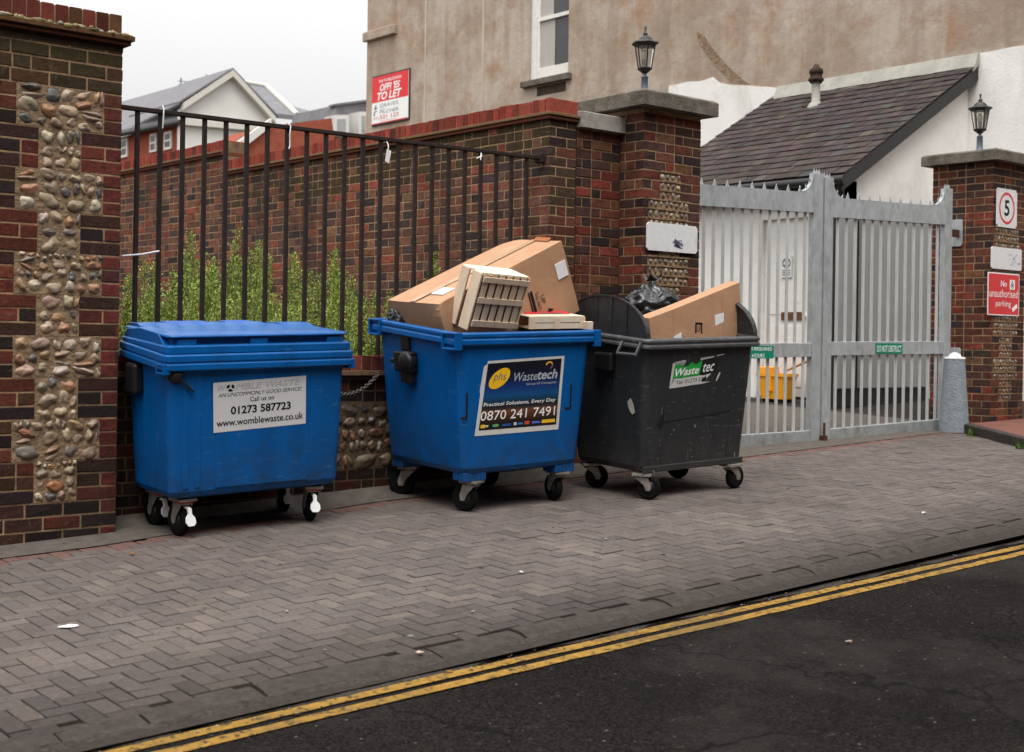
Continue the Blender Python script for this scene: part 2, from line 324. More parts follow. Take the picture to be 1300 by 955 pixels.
# ------------------------------------------------------------------ text
def text_verts(s, shear=0., bold=0., space=1.):
    cu = bpy.data.curves.new('txt', 'FONT'); cu.body = s; cu.shear = shear; cu.offset = bold; cu.space_character = space
    cu.resolution_u = 3; cu.fill_mode = 'FRONT'
    ob = bpy.data.objects.new('txt', cu); me = bpy.data.meshes.new_from_object(ob)
    vs = [v.co.copy() for v in me.vertices]; fs = [tuple(p.vertices) for p in me.polygons]
    bpy.data.objects.remove(ob); bpy.data.meshes.remove(me); bpy.data.curves.remove(cu)
    return vs, fs
def text(mb, fr, s, x0, y0, w, h, z=.002, mi=0, shear=0., bold=0., space=1., col=None, fn=None):
    vs, fs = text_verts(s, shear, bold, space)
    if not vs: return
    ax, bx = min(v.x for v in vs), max(v.x for v in vs); ay, by = min(v.y for v in vs), max(v.y for v in vs)
    o, ex, ey, n = fr
    if not h: h = w*(by-ay)/(bx-ax)
    if not w: w = h*(bx-ax)/(by-ay)
    P = []
    for v in vs:
        x = x0 + (v.x-ax)/(bx-ax)*w; y = y0 + (v.y-ay)/(by-ay)*h
        if fn: x, y = fn(x, y)
        P.append(o + ex*x + ey*y + n*z)
    mb.add(P, fs, mi, col)
def ellipse(mb, fr, cx, cy, rx, ry, z, ang=0, mi=0, col=None, n=28, hole=0):
    o, ex, ey, nn = fr; P = []; ca, sa = math.cos(ang), math.sin(ang)
    def pt(q, k):
        x, y = rx*k*math.cos(q), ry*k*math.sin(q); return o + ex*(cx + x*ca - y*sa) + ey*(cy + x*sa + y*ca) + nn*z
    if not hole: mb.poly([pt(2*math.pi*i/n, 1) for i in range(n)], mi, col)
    else:
        for i in range(n):
            a, b = 2*math.pi*i/n, 2*math.pi*(i+1)/n
            mb.quad(pt(a, hole), pt(a, 1), pt(b, 1), pt(b, hole), mi, col)

UX, UY, UZ = Vector((1, 0, 0)), Vector((0, 1, 0)), Vector((0, 0, 1))

# ------------------------------------------------------------------ brickwork
def pal_mix(rng, opts):
    t = rng.random()*sum(o[0] for o in opts)
    for w, c in opts:
        t -= w
        if t <= 0: break
    k = rng.uniform(.72, 1.22); return tuple(x*k*rng.uniform(.92, 1.08) for x in c)
PAL_DARK = [(3, (.125, .032, .022)), (3, (.055, .026, .021)), (3, (.030, .020, .019)), (2, (.075, .036, .022)), (1, (.165, .042, .027))]
PAL_PIER = [(4, (.155, .052, .035)), (4, (.085, .041, .033)), (2, (.042, .029, .029)), (1.5, (.215, .05, .032)), (1, (.2, .09, .048))]
PAL_GARDEN = [(4, (.20, .083, .056)), (3, (.13, .064, .05)), (2, (.07, .048, .045)), (1.5, (.27, .075, .048)), (1, (.23, .12, .07))]
PAL_COPE = [(3, (.23, .04, .028)), (2, (.17, .032, .024)), (2, (.26, .055, .037)), (1, (.11, .03, .024))]
CP = .075
def bricks(mb, o, e, n, length, z0, z1, pal, rng, bond='flemish', holes=(), tint=None, proud=.0035, end0=True, end1=True, quoin=None, skip=None, jit=.0036):
    o, e, n = Vector(o), Vector(e), Vector(n); row = 0; z = z0
    while z < z1 - .03:
        zt = min(z + CP - .0115, z1); zc = (z + zt)/2
        iv = [(0., length)]
        for a, b, h0, h1 in holes:
            if h0 - .02 < zc < h1 + .02:
                nv = []
                for p, q in iv:
                    if a > p: nv.append((p, min(q, a)))
                    if b < q: nv.append((max(p, b), q))
                iv = [x for x in nv if x[1] - x[0] > .02]
        for p, q in iv:
            x = q; k = 0; first = True
            while x - p > .012:
                if q - p < .16: w = q - p
                elif bond == 'flemish':
                    if first: w = .1025 if row % 2 else .215
                    elif k == 1 and row % 2: w = .215
                    else: w = .215 if (k + row) % 2 == 0 else .1025
                    if rng.random() < .06: w = .1025
                else:
                    w = .1025 if (first and row % 2) else (.215 if rng.random() > .12 else .1025)
                a = x - w
                if a - p < .05: a = p
                i0 = .0015 if (a <= 1e-6) else 0; i1 = .0015 if x >= length - 1e-6 else 0
                a2 = a + (0.0115 if a > p + 1e-6 else 0)
                if skip is None or not skip((a2 + x)/2, zc):
                    c = tuple(x*.78 for x in pal_mix(rng, pal))
                    if quoin and (first and q >= length - 1e-6 and x - a < .13): c = pal_mix(rng, quoin)
                    if tint: c = tint((a2 + x)/2, zc, c, rng)
                    j = lambda: rng.uniform(-jit, jit)
                    X0, X1 = a2 + i0, x - i1
                    tl = rng.uniform(-.0015, .001)
                    F = [(X0+.0025+j(), z+.0025+j()), (X1-.0025+j(), z+.0025+j()), (X1-.0025+j(), zt-.0025+j()), (X0+.0025+j(), zt-.0025+j())]
                    B = [(X0, z), (X1, z), (X1, zt), (X0, zt)]
                    V = [o + e*s + UZ*t - n*.02 for s, t in B] + [o + e*s + UZ*t - n*.0025 for s, t in B] + [o + e*s + UZ*t + n*(tl + j()*.6) for s, t in F]
                    fs = [(8, 9, 10, 11)]
                    for i in range(4):
                        i2 = (i+1) % 4; fs += [(i, i2, 4+i2, 4+i), (4+i, 4+i2, 8+i2, 8+i)]
                    mb.add(V, fs, 0, c)
                x = a; k += 1; first = False
        row += 1; z += CP
def core(mb, x0, x1, y0, y1, z0, z1, ins=.0035): mb.box(x0+ins, x1-ins, y0+ins, y1-ins, z0, z1, 1)
def coping(mb, o, e, n, length, z, h, depth, rng, pal=PAL_COPE):
    o, e, n = Vector(o), Vector(e), Vector(n); x = 0
    while x < length - .02:
        w = min(.068, length - x); c = pal_mix(rng, pal); d = rng.uniform(-.003, .004); t = rng.uniform(-.004, .004)
        P = [o + e*(x+a) + n*b + UZ*g for g in (z, z + h + t) for a, b in ((0, d), (w, d), (w, -depth), (0, -depth))]
        mb.hexa(P, 0, c); x += w + .011
    mb.hexa([o + e*a + n*b + UZ*g for g in (z, z + h - .012) for a, b in ((.01, -.008), (length-.01, -.008), (length-.01, -depth+.008), (.01, -depth+.008))], 1)
PAL_COB = [(4, (.25, .175, .115)), (2, (.14, .115, .095)), (4, (.32, .235, .155)), (1.6, (.28, .125, .055)), (1, (.085, .08, .08)), (2, (.42, .34, .25)), (1.5, (.32, .18, .095))]
def cobbles(mb, o, e, n, rects, rng, big=1.):
    """rounded flints bedded close together in rough rows, each pressed into the mortar"""
    o, e, n = Vector(o), Vector(e), Vector(n); k = 0
    for (a, b, z0, z1) in rects:
        z = z0 + .004
        while z < z1 - .02:
            h = rng.uniform(.042, .068)*big
            if z1 - (z + h) < .03: h = z1 - .003 - z
            x = a + .004 + rng.uniform(0, .01)
            while x < b - .02:
                w = h*rng.choice((.75, .95, 1.15, 1.35, 1.6, 1.9))
                if b - (x + w) < .025: w = b - .003 - x
                parts = [(x, w, z, h)]
                if w > .085*big and rng.random() < .3: parts = [(x, w, z, h*.5), (x, w, z + h*.5, h*.5)]
                elif rng.random() < .12: parts = [(x, w*.55, z, h), (x + w*.55, w*.45, z, h)]
                for (px, pw, pz, ph) in parts:
                    k += 1; an = rng.uniform(-.5, .5); ca, sa = math.cos(an), math.sin(an)
                    M = Matrix((e*ca + UZ*sa, -e*sa + UZ*ca, n)).transposed(); sh = rng.uniform(.80, .98)
                    mb.blob(o + e*(px + pw/2) + UZ*min(max(pz + ph/2 + .011*math.sin(px*31 + z0*7) + rng.uniform(-.008, .008), z0 + ph*.42), z1 - ph*.42) - n*rng.uniform(.005, .012), M, (pw/2*sh, ph/2*sh*1.02, rng.uniform(.016, .024)), 12, 8, 0, pal_mix(rng, PAL_COB), .6, k)
                x += w + .002
            z += h + .001
def cobble_rows(mb, o, e, n, rects, rng):
    """small knapped flints set in regular rows between thin mortar ridges"""
    o, e, n = Vector(o), Vector(e), Vector(n)
    M = Matrix((e, UZ, n)).transposed(); k = 0
    for (a, b, z0, z1) in rects:
        z = z0
        while z < z1 - .05:
            m = max(2, round((b - a)/.058))
            for i in range(m):
                x = a + (b-a)*(i + .5)/m + rng.uniform(-.005, .005); k += 1
                mb.blob(o + e*x + UZ*(z + .036 + rng.uniform(-.006, .006)) - n*rng.uniform(.007, .011), M, (.021*rng.uniform(.7, 1.15), .029*rng.uniform(.75, 1.05), .02), 8, 6, 0,
                        pal_mix(rng, [(3, (.24, .195, .15)), (2, (.13, .115, .105)), (2, (.33, .27, .2)), (1.5, (.2, .125, .08))]), .7, k)
            mb.obox(o + e*((a+b)/2) + UZ*(z + .0725) - n*.004, M, b-a, .014, .026 + rng.uniform(-.005, .005), 1)
            z += .075
def cap_slab(mb, x0, x1, y0, y1, z0, z1, ch=.02):
    a = [(x0, y0), (x1, y0), (x1, y1), (x0, y1)]; b = [(x0+ch, y0+ch), (x1-ch, y0+ch), (x1-ch, y1-ch), (x0+ch, y1-ch)]
    mb.loft([[(x, y, z0) for x, y in a], [(x, y, z1-ch*.7) for x, y in a], [(x, y, z1) for x, y in b]], cap0=True, cap1=True)

# ================================================================== SETTING
def strip(mb, u0, u1, v0, v1, dz, nu=26, nv=8, mi=0):
    us = [u0 + (u1-u0)*i/nu for i in range(nu+1)]; vs = [v0 + (v1-v0)*j/nv for j in range(nv+1)]
    us = sorted(set(us + [x for x in (-8, 18) if u0 < x < u1])); vs = sorted(set(vs + [x for x in (-6, 12) if v0 < x < v1]))
    P = [(u, v, G(u, v) + (dz(u) if callable(dz) else dz)) for v in vs for u in us]; n = len(us)
    mb.add(P, [(j*n+i, j*n+i+1, (j+1)*n+i+1, (j+1)*n+i) for j in range(len(vs)-1) for i in range(n-1)], mi)
m = MB(); strip(m, -400, 400, -400, 500, -.16, 60, 60); o = m.build('ground', M_earth); tag(o, kind='structure')
VK = lambda u: 4.165 + .002*(cl(u, -8, 20) - 3)            # outer kerb line
RD = lambda u: -.028 - .006*cl(u - 3, 0, 9)                 # the road lies a little lower towards the right
m = MB()
us = [-60 + i*2. for i in range(61)]
for a, b in zip(us[:-1], us[1:]):
    for v0, v1 in ((-60, -6), (-6, 0), (0, 2.5), (2.5, None)):
        w0 = (VK(a) if v1 is None else v1); w1 = (VK(b) if v1 is None else v1)
        m.quad((a, v0, G(a, v0) + RD(a)), (b, v0, G(b, v0) + RD(b)), (b, w1, G(b, w1) + RD(b)), (a, w0, G(a, w0) + RD(a)))
o = m.build('road', M_asphalt); tag(o, kind='structure')
for k, (o_, w) in enumerate(((0, .058), (.102, .058))):
    off = lambda u: .115 + o_ + .009*(cl(u, -8, 14) - 3)
    m = MB(); rng = random.Random(k); x = -30.
    while x < 40:
        y = x + .12; P = []
        for q in (x, y):
            j = rng.uniform(-.004, .004)
            P.append(((q, VK(q) - off(q) - w/2 + j), (q, VK(q) - off(q) + w/2 + rng.uniform(-.004, .004))))
        z = lambda p: (p[0], p[1], G(*p) + RD(p[0]) + .004)
        if x == -30.: last = P[0]
        m.quad(z(last[0]), z(P[1][0]), z(P[1][1]), z(last[1])); last = P[1]; x = y
    o = m.build('yellow_line', M_line); tag(o, kind='structure')
m = MB(); x = -12.; rng = random.Random(61); w0 = .1
while x < 30:
    y = x + .15; w1 = rng.uniform(.05, .11); f = lambda q, v: (q, v, G(q, v) + RD(q) + .0025)
    g_ = lambda q, v: (q, v, G(q, v) + RD(q) + .022 + .006*math.sin(q*9)); m.quad(f(x, VK(x) - w0), f(y, VK(y) - w1), g_(y, VK(y) + .035), g_(x, VK(x) + .035)); w0 = w1; x = y
o = m.build('gutter', pm('gutter_grit', (.05, .042, .036), .95, .5, 60, .006, 130, dirt=(.012, .01, .009), dirt_amt=.8, dirt_scale=9)); tag(o, kind='structure')
# kerb: worn granite setts, nearly flush, one structure
m = MB(); rng = random.Random(5); x = -9.
while x < 30:
    w = rng.choice((.2, .3, .3, .45, .6)); a, b = x + .005, x + w - .005
    z = rng.uniform(-.008, .005); P0 = []
    for q in (a, b):
        vk = VK(q); bz = G(q, vk) + RD(q) - .03; tz = G(q, vk + .15) + z + .004
        P0.append([(q, vk + rng.uniform(-.008, .008), bz), (q, vk + .03, bz + .02 + (tz - bz)*.45), (q, vk + .075, tz - .006), (q, vk + .12, tz), (q, vk + .165, tz), (q, vk + .165, bz)])
    m.loft(P0, cap0=True, cap1=True); x += w
o = m.build('kerb', M_kerb, bevel=.006); tag(o, kind='structure')
# herringbone block paving
m = MB(); strip(m, -9, 24, 4.1, 12.9, -.014, 33, 10, 1)
rng = random.Random(9); Lb, Wb_ = .164, .082
def paver(u0, u1, v0, v1):
    cu, cv = (u0+u1)/2, (v0+v1)/2
    if cv < VK(cu) + .155 or not (-3 < cu < 13.6): return
    if cv > 7.03 + cl((cu-3)*.13, 0, .26): return
    if cu > 11 and cv > 4.6 and cu > 11.05 + (cv-5)*.45: return
    t = rng.random()
    c = (.122, .101, .093); k = rng.uniform(.88, 1.10); c = tuple(x*k for x in c)
    if t < .10: c = (.14*k, .116*k, .102*k)
    elif t < .2: c = (.106*k, .09*k, .085*k)
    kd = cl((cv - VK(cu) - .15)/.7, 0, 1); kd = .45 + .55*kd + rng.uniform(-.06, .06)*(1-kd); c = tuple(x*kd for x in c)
    if cv > 6.87 + cl((cu-3)*.13, 0, .26): c = (.15*k, .085*k, .072*k)
    g = .0031; dz = rng.uniform(-.0018, .0018) + (.004 if rng.random() < .02 else 0); tx, ty = rng.uniform(-.008, .008), rng.uniform(-.008, .008)
    top = lambda u, v: G(u, v) + dz + (u-cu)*tx + (v-cv)*ty
    A = [(u0+g, v0+g), (u1-g, v0+g), (u1-g, v1-g), (u0+g, v1-g)]; h = .0025
    Bq = [(u0+g+h, v0+g+h), (u1-g-h, v0+g+h), (u1-g-h, v1-g-h), (u0+g+h, v1-g-h)]
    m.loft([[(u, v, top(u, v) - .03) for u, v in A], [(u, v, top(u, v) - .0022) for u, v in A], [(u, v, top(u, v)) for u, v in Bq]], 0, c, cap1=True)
# 90 degree herringbone: unit cell of two blocks, shifted diagonally
for j in range(0, 44):
    for i in range(-16, 56):
        bu, bv = -4 + i*Lb*2 + j*Wb_, 3.95 + j*Wb_
        for s in range(0, 1):
            u0 = bu; v0 = bv
            paver(u0, u0 + Lb, v0, v0 + Wb_)
            paver(u0 + Lb, u0 + Lb + Wb_, v0 - Wb_, v0 + Wb_)
o = m.build('pavement', [M_paving, M_joint]); tag(o, kind='structure')
# concrete strip at the foot of the walls and apron under the gate
m = MB()
def apron(pts, dz=.004): m.poly([(u, v, G(u, v) + dz) for u, v in pts])
e0 = [(-3, 6.97), (3, 6.97), (4, 7.10), (5, 7.23), (7.6, 7.23)]
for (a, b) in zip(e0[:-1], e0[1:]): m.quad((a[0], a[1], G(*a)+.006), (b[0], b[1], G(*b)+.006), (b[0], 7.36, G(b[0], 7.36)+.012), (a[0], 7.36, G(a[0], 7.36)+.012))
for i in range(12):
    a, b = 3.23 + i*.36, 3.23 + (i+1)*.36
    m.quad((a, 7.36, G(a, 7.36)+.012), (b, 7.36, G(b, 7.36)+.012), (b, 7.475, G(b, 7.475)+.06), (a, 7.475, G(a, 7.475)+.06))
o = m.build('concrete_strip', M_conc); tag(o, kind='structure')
m = MB(); strip(m, 7.6, 12.6, 7.23, 12.5, .004, 12, 10); o = m.build('yard_apron', M_conc); tag(o, kind='structure')
# raised red pavement beyond the gate pier, with its kerb
m = MB(); kp = [(12.1, 7.12), (11.95, 6.85), (11.62, 6.35), (11.28, 5.8), (11.2, 5.2), (11.3, 4.6)]
PV = kp + [(22, 4.6), (22, 7.12)]
up = lambda p, dz: (p[0], p[1], G(*p) + dz)
m.poly([up(p, .085) for p in PV]); m.add([up(p, -.02) for p in PV] + [up(p, .085) for p in PV], [(i, i+1, len(PV)+i+1, len(PV)+i) for i in range(len(PV)-1)])
M_redpave = pm('red_paving', (.17, .075, .058), .9, .2, 20, .003, 60, dirt=(.1, .06, .05), dirt_amt=.5, dirt_scale=5)
o = m.build('raised_pavement', M_redpave); tag(o, kind='structure')
m = MB()
for a, b in zip(kp[:-1], kp[1:]):
    d = (Vector(b) - Vector(a)).normalized(); nn = Vector((d.y, -d.x))*-1
    nn = Vector((-.12, 0))
    q = [Vector(a), Vector(b), Vector(b) + nn, Vector(a) + nn]
    m.prism([(p.x, p.y, G(p.x, p.y) - .03) for p in q], (0, 0, .125))
o = m.build('raised_kerb', M_kerb, bevel=.012); tag(o, kind='structure')

# ================================================================== LEFT PIER
rng = random.Random(1)
P1 = thing('brick_pier', 'tall dark brick pier with a stepped panel of rounded cobbles, left of the bins', 'pier', (2.88, 7.6, G(2.88, 7.6)))
x0, x1, vf = 2.52, 3.23, 7.26
wide, nar = (.105, .605), (.23, .475)
CP = .077; zt = 2.515; rects = []; z = zt
for k in range(10):
    w = wide if k % 2 == 0 else nar
    rects.append((w[0], w[1], z - 3*CP, z)); z -= 3*CP
mb = MB(P1.location)
core(mb, x0, x1, vf, 8.0, -.2, 2.78)
mossy = lambda s, zz, c, r: tuple(a*(1-k) + b*k for a, b, k in zip(c, (.06, .047, .02), (max(0, min(.8, (zz-2.3)*2)),)*3))
bricks(mb, (x0, vf, 0), UX, -UY, x1-x0, zt - 38*CP + .004, 2.78, PAL_DARK, rng, 'stretcher', [(a, b, c, d) for a, b, c, d in rects], tint=mossy, quoin=[(3, (.13, .03, .024)), (1, (.09, .028, .024))], end1=True)
bricks(mb, (x1, vf, 0), UY, UX, .74, zt - 38*CP + .004, 2.78, PAL_DARK, rng, 'flemish', tint=mossy)
bricks(mb, (x0, 8.0, 0), -UY, -UX, .74, zt - 38*CP + .004, 2.78, PAL_DARK, rng, 'flemish')
mb.build('brickwork', [M_brick, M_mortar], P1)
mb = MB(P1.location)
cobbles(mb, (x0, vf, 0), UX, -UY, rects, rng, 1.3)
for a, b, c, d in rects: mb.box(x0+a, x0+b, vf + .0015, vf+.05, c, d - .002, 1)
mb.build('flint_panel', [M_flint, M_mortar_grey], P1)
mb = MB(P1.location)
mb.box(x0-.03, x1+.035, vf-.035, 8.03, 2.80, 2.822, 0, (.09, .032, .02)); mb.box(x0-.05, x1+.05, vf-.055, 8.05, 2.824, 2.852, 0, (.10, .05, .025))
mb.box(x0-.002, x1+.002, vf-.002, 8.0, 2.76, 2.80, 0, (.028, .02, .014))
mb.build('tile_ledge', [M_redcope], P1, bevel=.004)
mb = MB(P1.location); coping(mb, (x0, vf-.004, 0), UX, -UY, x1-x0, 2.853, .122, .74, rng, [(2, (.13, .028, .022)), (2, (.10, .026, .02)), (1, (.09, .038, .02))])
mb.build('coping', [M_redcope, M_mortar], P1, bevel=.003)
mb = MB(P1.location)                                   # cushions of moss along the ledge
for i in range(46):
    x = rng.uniform(x0, x1); h = rng.uniform(.006, .02)
    c = pal_mix(rng, [(2, (.10, .075, .015)), (2, (.16, .11, .02)), (1, (.05, .05, .012)), (1, (.3, .27, .2))])
    mb.blob((x, vf-.012-rng.uniform(0, .035), 2.852 + rng.uniform(-.002, .01)), Matrix.Identity(3), (rng.uniform(.012, .04), .016, h), 8, 5, 0, c, .5, i)
mb.build('moss', [M_flint], P1)

# the street wall carries on to the left of the pier
BW = thing('boundary_wall', 'brick street wall carrying on to the left of the cobbled pier', 'wall', (0, 7.5, -.1))
mb = MB(BW.location); core(mb, -6, 2.515, 7.40, 7.70, -.6, 2.3); bricks(mb, (-6, 7.40, 0), UX, -UY, 8.515, 2.3-36*CP, 2.3, PAL_DARK, rng, 'flemish'); mb.build('brickwork', [M_brick, M_mortar], BW)
mb = MB(BW.location); coping(mb, (-6, 7.37, 0), UX, -UY, 8.515, 2.302, .11, .36, rng); mb.build('coping', [M_redcope, M_mortar], BW, bevel=.003)
# ================================================================== DWARF WALL AND RAILING
rng = random.Random(2); vD = 7.47
CP = .075
DW = thing('dwarf_wall', 'low wall of dark bricks and cobbles under the iron railing, behind the bins', 'wall', (5, 7.6, G(5, 7.6)))
xa, xb = 3.236, 6.745
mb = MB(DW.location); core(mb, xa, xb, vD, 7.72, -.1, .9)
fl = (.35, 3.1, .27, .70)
bricks(mb, (xa, vD, 0), UX, -UY, xb-xa, .27-5*.075, .89, [(w, tuple(x*.55 for x in c)) for w, c in PAL_DARK], rng, 'flemish', [fl])  # brick and mortar colours darkened: painted shade behind the bins, along with damp
mb.build('brickwork', [M_brick, pm('damp_shade_mortar', (.10, .068, .042), .95, .3, 12)], DW)
mb = MB(DW.location); cobbles(mb, (xa, vD, 0), UX, -UY, [fl], rng, 1.6); mb.c = [tuple(x*.5 for x in c) if c else c for c in mb.c]; mb.box(xa+fl[0], xa+fl[1], vD+.0015, vD+.04, fl[2], fl[3]-.002, 1)  # flints and their mortar darkened too, shade put into the colour with the damp
mb.build('flint_panel', [M_flint, pm('damp_shade_flint_mortar', (.10, .068, .042), .95, .3, 18, .016, 34)], DW)
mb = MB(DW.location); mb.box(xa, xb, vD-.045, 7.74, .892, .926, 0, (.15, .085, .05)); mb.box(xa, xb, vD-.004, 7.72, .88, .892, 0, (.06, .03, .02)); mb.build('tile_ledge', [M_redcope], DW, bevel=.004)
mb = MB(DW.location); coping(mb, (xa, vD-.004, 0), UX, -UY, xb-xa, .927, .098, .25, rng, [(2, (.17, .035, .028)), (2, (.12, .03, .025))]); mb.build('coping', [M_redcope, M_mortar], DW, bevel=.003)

RL = thing('railing', 'rusty dark iron railing of upright bars on the low wall behind the bins', 'railing', (5, 7.57, 1.02))
zr = lambda u: 2.505 + (u-3.38)*.0095
mb = MB(RL.location); mb.hexa([(u, v, zr(u)+dz) for dz in (-.012, .012) for u, v in ((3.235, 7.545), (6.75, 7.545), (6.75, 7.595), (3.235, 7.595))])
mb.build('top_rail', M_iron, RL, bevel=.002)
mb = MB(RL.location); mb.box(6.69, 6.744, 7.535, 7.605, zr(6.7)-.035, zr(6.7)+.028); mb.build('wall_bracket', M_iron, RL, bevel=.003)
mb = MB(); mb.box(-.0125, .0125, -.0125, .0125, 0, 1.475); bar0 = mb.build('bar', M_iron, RL, bevel=.002)
for i in range(22):
    u = 3.466 + (6.584-3.466)*i/21
    b = bar0 if i == 0 else bar0.copy()
    if i: COL.objects.link(b); b.parent = RL
    b.location = (u-5, 0, 1.0-1.02); b.scale.z = (zr(u) - 1.006)/1.475
# rags and ties left on the rail
def tie(px, py, pts, label, w=.004, group=None):
    p0 = onv(px, py, 7.535); mb = MB(p0)
    mb.tube([p0 + Vector(q) for q in pts], w, 6)
    o = mb.build('cable_tie', M_inkwhite); o.location = p0; tag(o, label, 'cable tie')
tie(206, 138, [(0, 0, .02), (.004, -.012, 0), (.0, -.02, -.03), (.002, -.005, -.12)], 'white cable tie hanging from the railing top nearest the cobbled pier')
tie(366, 160, [(-.012, 0, .02), (.01, -.014, .0), (.0, -.02, -.06), (.012, -.004, -.13), (.0, -.01, -.15)], 'white cable tie with a curled tail midway along the railing top')
tie(608, 200, [(-.03, -.01, -.012), (0, -.015, .004), (.03, -.01, .012), (.005, -.02, .03), (0, -.02, -.02)], 'small white knotted tie near the right end of the railing')
p0 = onv(491, 184, 7.535); mb = MB(p0)
mb.tube([p0 + Vector((0, 0, .02)), p0 + Vector((.002, -.015, 0)), p0 + Vector((0, -.02, -.03))], .004, 6)
a = p0 + Vector((-.012, -.022, -.03)); mb.hexa([a + Vector(q) for q in ((0, 0, 0), (.036, 0, -.012), (.036, .002, -.012), (0, .002, 0), (-.012, .004, -.085), (.02, .004, -.10), (.02, .006, -.10), (-.012, .006, -.085))])
o = mb.build('paper_tag', M_tape); o.location = p0; tag(o, 'white paper tag tied to the railing top under the red TO LET board', 'tag')
p0 = onv(160, 325, 7.53); mb = MB(p0); mb.tube([onv(155, 325, 7.53), onv(180, 323, 7.54), onv(202, 319, 7.53)], .006, 6); o = mb.build('white_stick', M_inkwhite); o.location = p0; tag(o, 'thin white stick wedged across the railing bars beside the cobbled pier', 'stick')

# ================================================================== GARDEN WALL, LINK WALL
rng = random.Random(3)
GW = thing('garden_wall', 'high red brown brick garden wall with red brick coping running back behind the railing', 'wall', (6.85, 10, .2))
ua, ub = 6.75, 7.03
mb = MB(GW.location); core(mb, ua, ub, 7.5, 12.62, -.1, 2.86); core(mb, ua, ub, 12.62, 21, -.1, 3.08)
mossg = lambda s, zz, c, r: (c if zz < 2.5 or r.random() < .35 else tuple(x*.72 for x in (.085, .055, .028)))
bricks(mb, (ua, 12.62, 0), -UY, -UX, 5.12, 2.86-38*.075, 2.86, PAL_GARDEN, rng, 'flemish', tint=mossg)
bricks(mb, (ua, 21, 0), -UY, -UX, 8.38, 3.08-38*.075, 3.08, PAL_GARDEN, rng, 'flemish')
bricks(mb, (ua, 7.5, 0), UX, -UY, ub-ua, 2.86-38*.075, 2.86, PAL_PIER, rng, 'flemish', tint=lambda s, zz, c, r: c if r.random() < .4 else (.055, .036, .022))
mb.build('brickwork', [M_brick, M_mortar], GW)
mb = MB(GW.location); mb.box(ua-.045, ub, 7.455, 12.60, 2.862, 2.885, 0, (.17, .10, .055)); mb.box(ua-.03, ub, 7.47, 12.60, 2.835, 2.86, 0, (.14, .045, .03))
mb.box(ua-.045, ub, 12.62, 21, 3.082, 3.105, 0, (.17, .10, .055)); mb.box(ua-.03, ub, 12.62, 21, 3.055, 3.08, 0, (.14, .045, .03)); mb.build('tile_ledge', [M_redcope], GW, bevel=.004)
mb = MB(GW.location); coping(mb, (ua-.003, 12.6, 0), -UY, -UX, 5.103, 2.886, .108, .29, rng); coping(mb, (ua-.003, 21, 0), -UY, -UX, 8.38, 3.106, .108, .29, rng)
mb.build('coping', [M_redcope, M_mortar], GW, bevel=.003)
LW = thing('link_wall', 'short brick wall between the garden wall and the gate pier, pale stone slab on top', 'wall', (7.27, 7.6, .2))
mb = MB(LW.location); core(mb, 7.035, 7.51, 7.5, 7.8, -.1, 2.80)
bricks(mb, (7.035, 7.497, 0), UX, -UY, .475, 2.80-37*.075, 2.80, PAL_PIER, rng, 'flemish')
mb.build('brickwork', [M_brick, M_mortar], LW)
mb = MB(LW.location); cap_slab(mb, 7.032, 7.511, 7.44, 7.84, 2.802, 2.925, .008); mb.build('stone_slab', pm('pale_slab', (.30, .28, .255), .92, .25, 14, .004, 70, dirt=(.12, .11, .1), dirt_amt=.5, dirt_scale=5), LW)

# ================================================================== GATE PIERS
def gate_pier(name, label, x0, x1, y0, y1, ztop, capz, ov, panel, seed, left_e=None):
    rng = random.Random(seed); u, v = (x0+x1)/2, (y0+y1)/2
    t = thing(name, label, 'pier', (u, v, G(u, v))); mb = MB(t.location); zb = ztop - 39*.075
    core(mb, x0, x1, y0, y1, zb-.1, ztop)
    wid, nar, z0 = panel; rects = []; z = z0; k = 1
    while z > .75:
        w = wid if k % 2 == 0 else nar
        rects.append((w[0], w[1], z - .225, z)); z -= .225; k += 1
    bricks(mb, (x0, y0, 0), UX, -UY, x1-x0, z0 - 31*.075 + .0045 - .0, ztop, PAL_PIER, rng, 'flemish', rects)
    bricks(mb, (x0, y1, 0), -UY, -UX, y1-y0, z0 - 31*.075 + .0045, ztop, PAL_PIER, rng, 'flemish')
    bricks(mb, (x1, y0, 0), UY, UX, y1-y0, z0 - 31*.075 + .0045, ztop, PAL_PIER, rng, 'flemish')
    mb.build('brickwork', [M_brick, M_mortar], t)
    mb = MB(t.location); cobble_rows(mb, (x0, y0, 0), UX, -UY, rects, rng)
    for a, b, c, d in rects: mb.box(x0+a, x0+b, y0+.006, y0+.05, c, d-.002, 1)
    mb.build('flint_panel', [M_flint, M_mortar_grey], t)
    mb = MB(t.location); cap_slab(mb, x0-ov, x1+ov, y0-ov, y1+ov, ztop+.004, capz, .025)
    mb.build('stone_cap', M_stone, t, bevel=.004)
    return t
P2 = gate_pier('brick_pier', 'brick gate pier with broad stone cap and carriage lantern, behind the grey bin', 7.513, 8.177, 7.24, 7.90, 2.985, 3.115, .10, ((.06, .53), (.19, .43), 2.505), 11)
P3 = gate_pier('brick_pier', 'brick gate pier carrying the 5 limit sign and red parking sign, right of the gate', 12.565, 13.22, 7.15, 7.85, 3.06, 3.18, .09, ((.04, .52), (.16, .42), 2.62), 12)

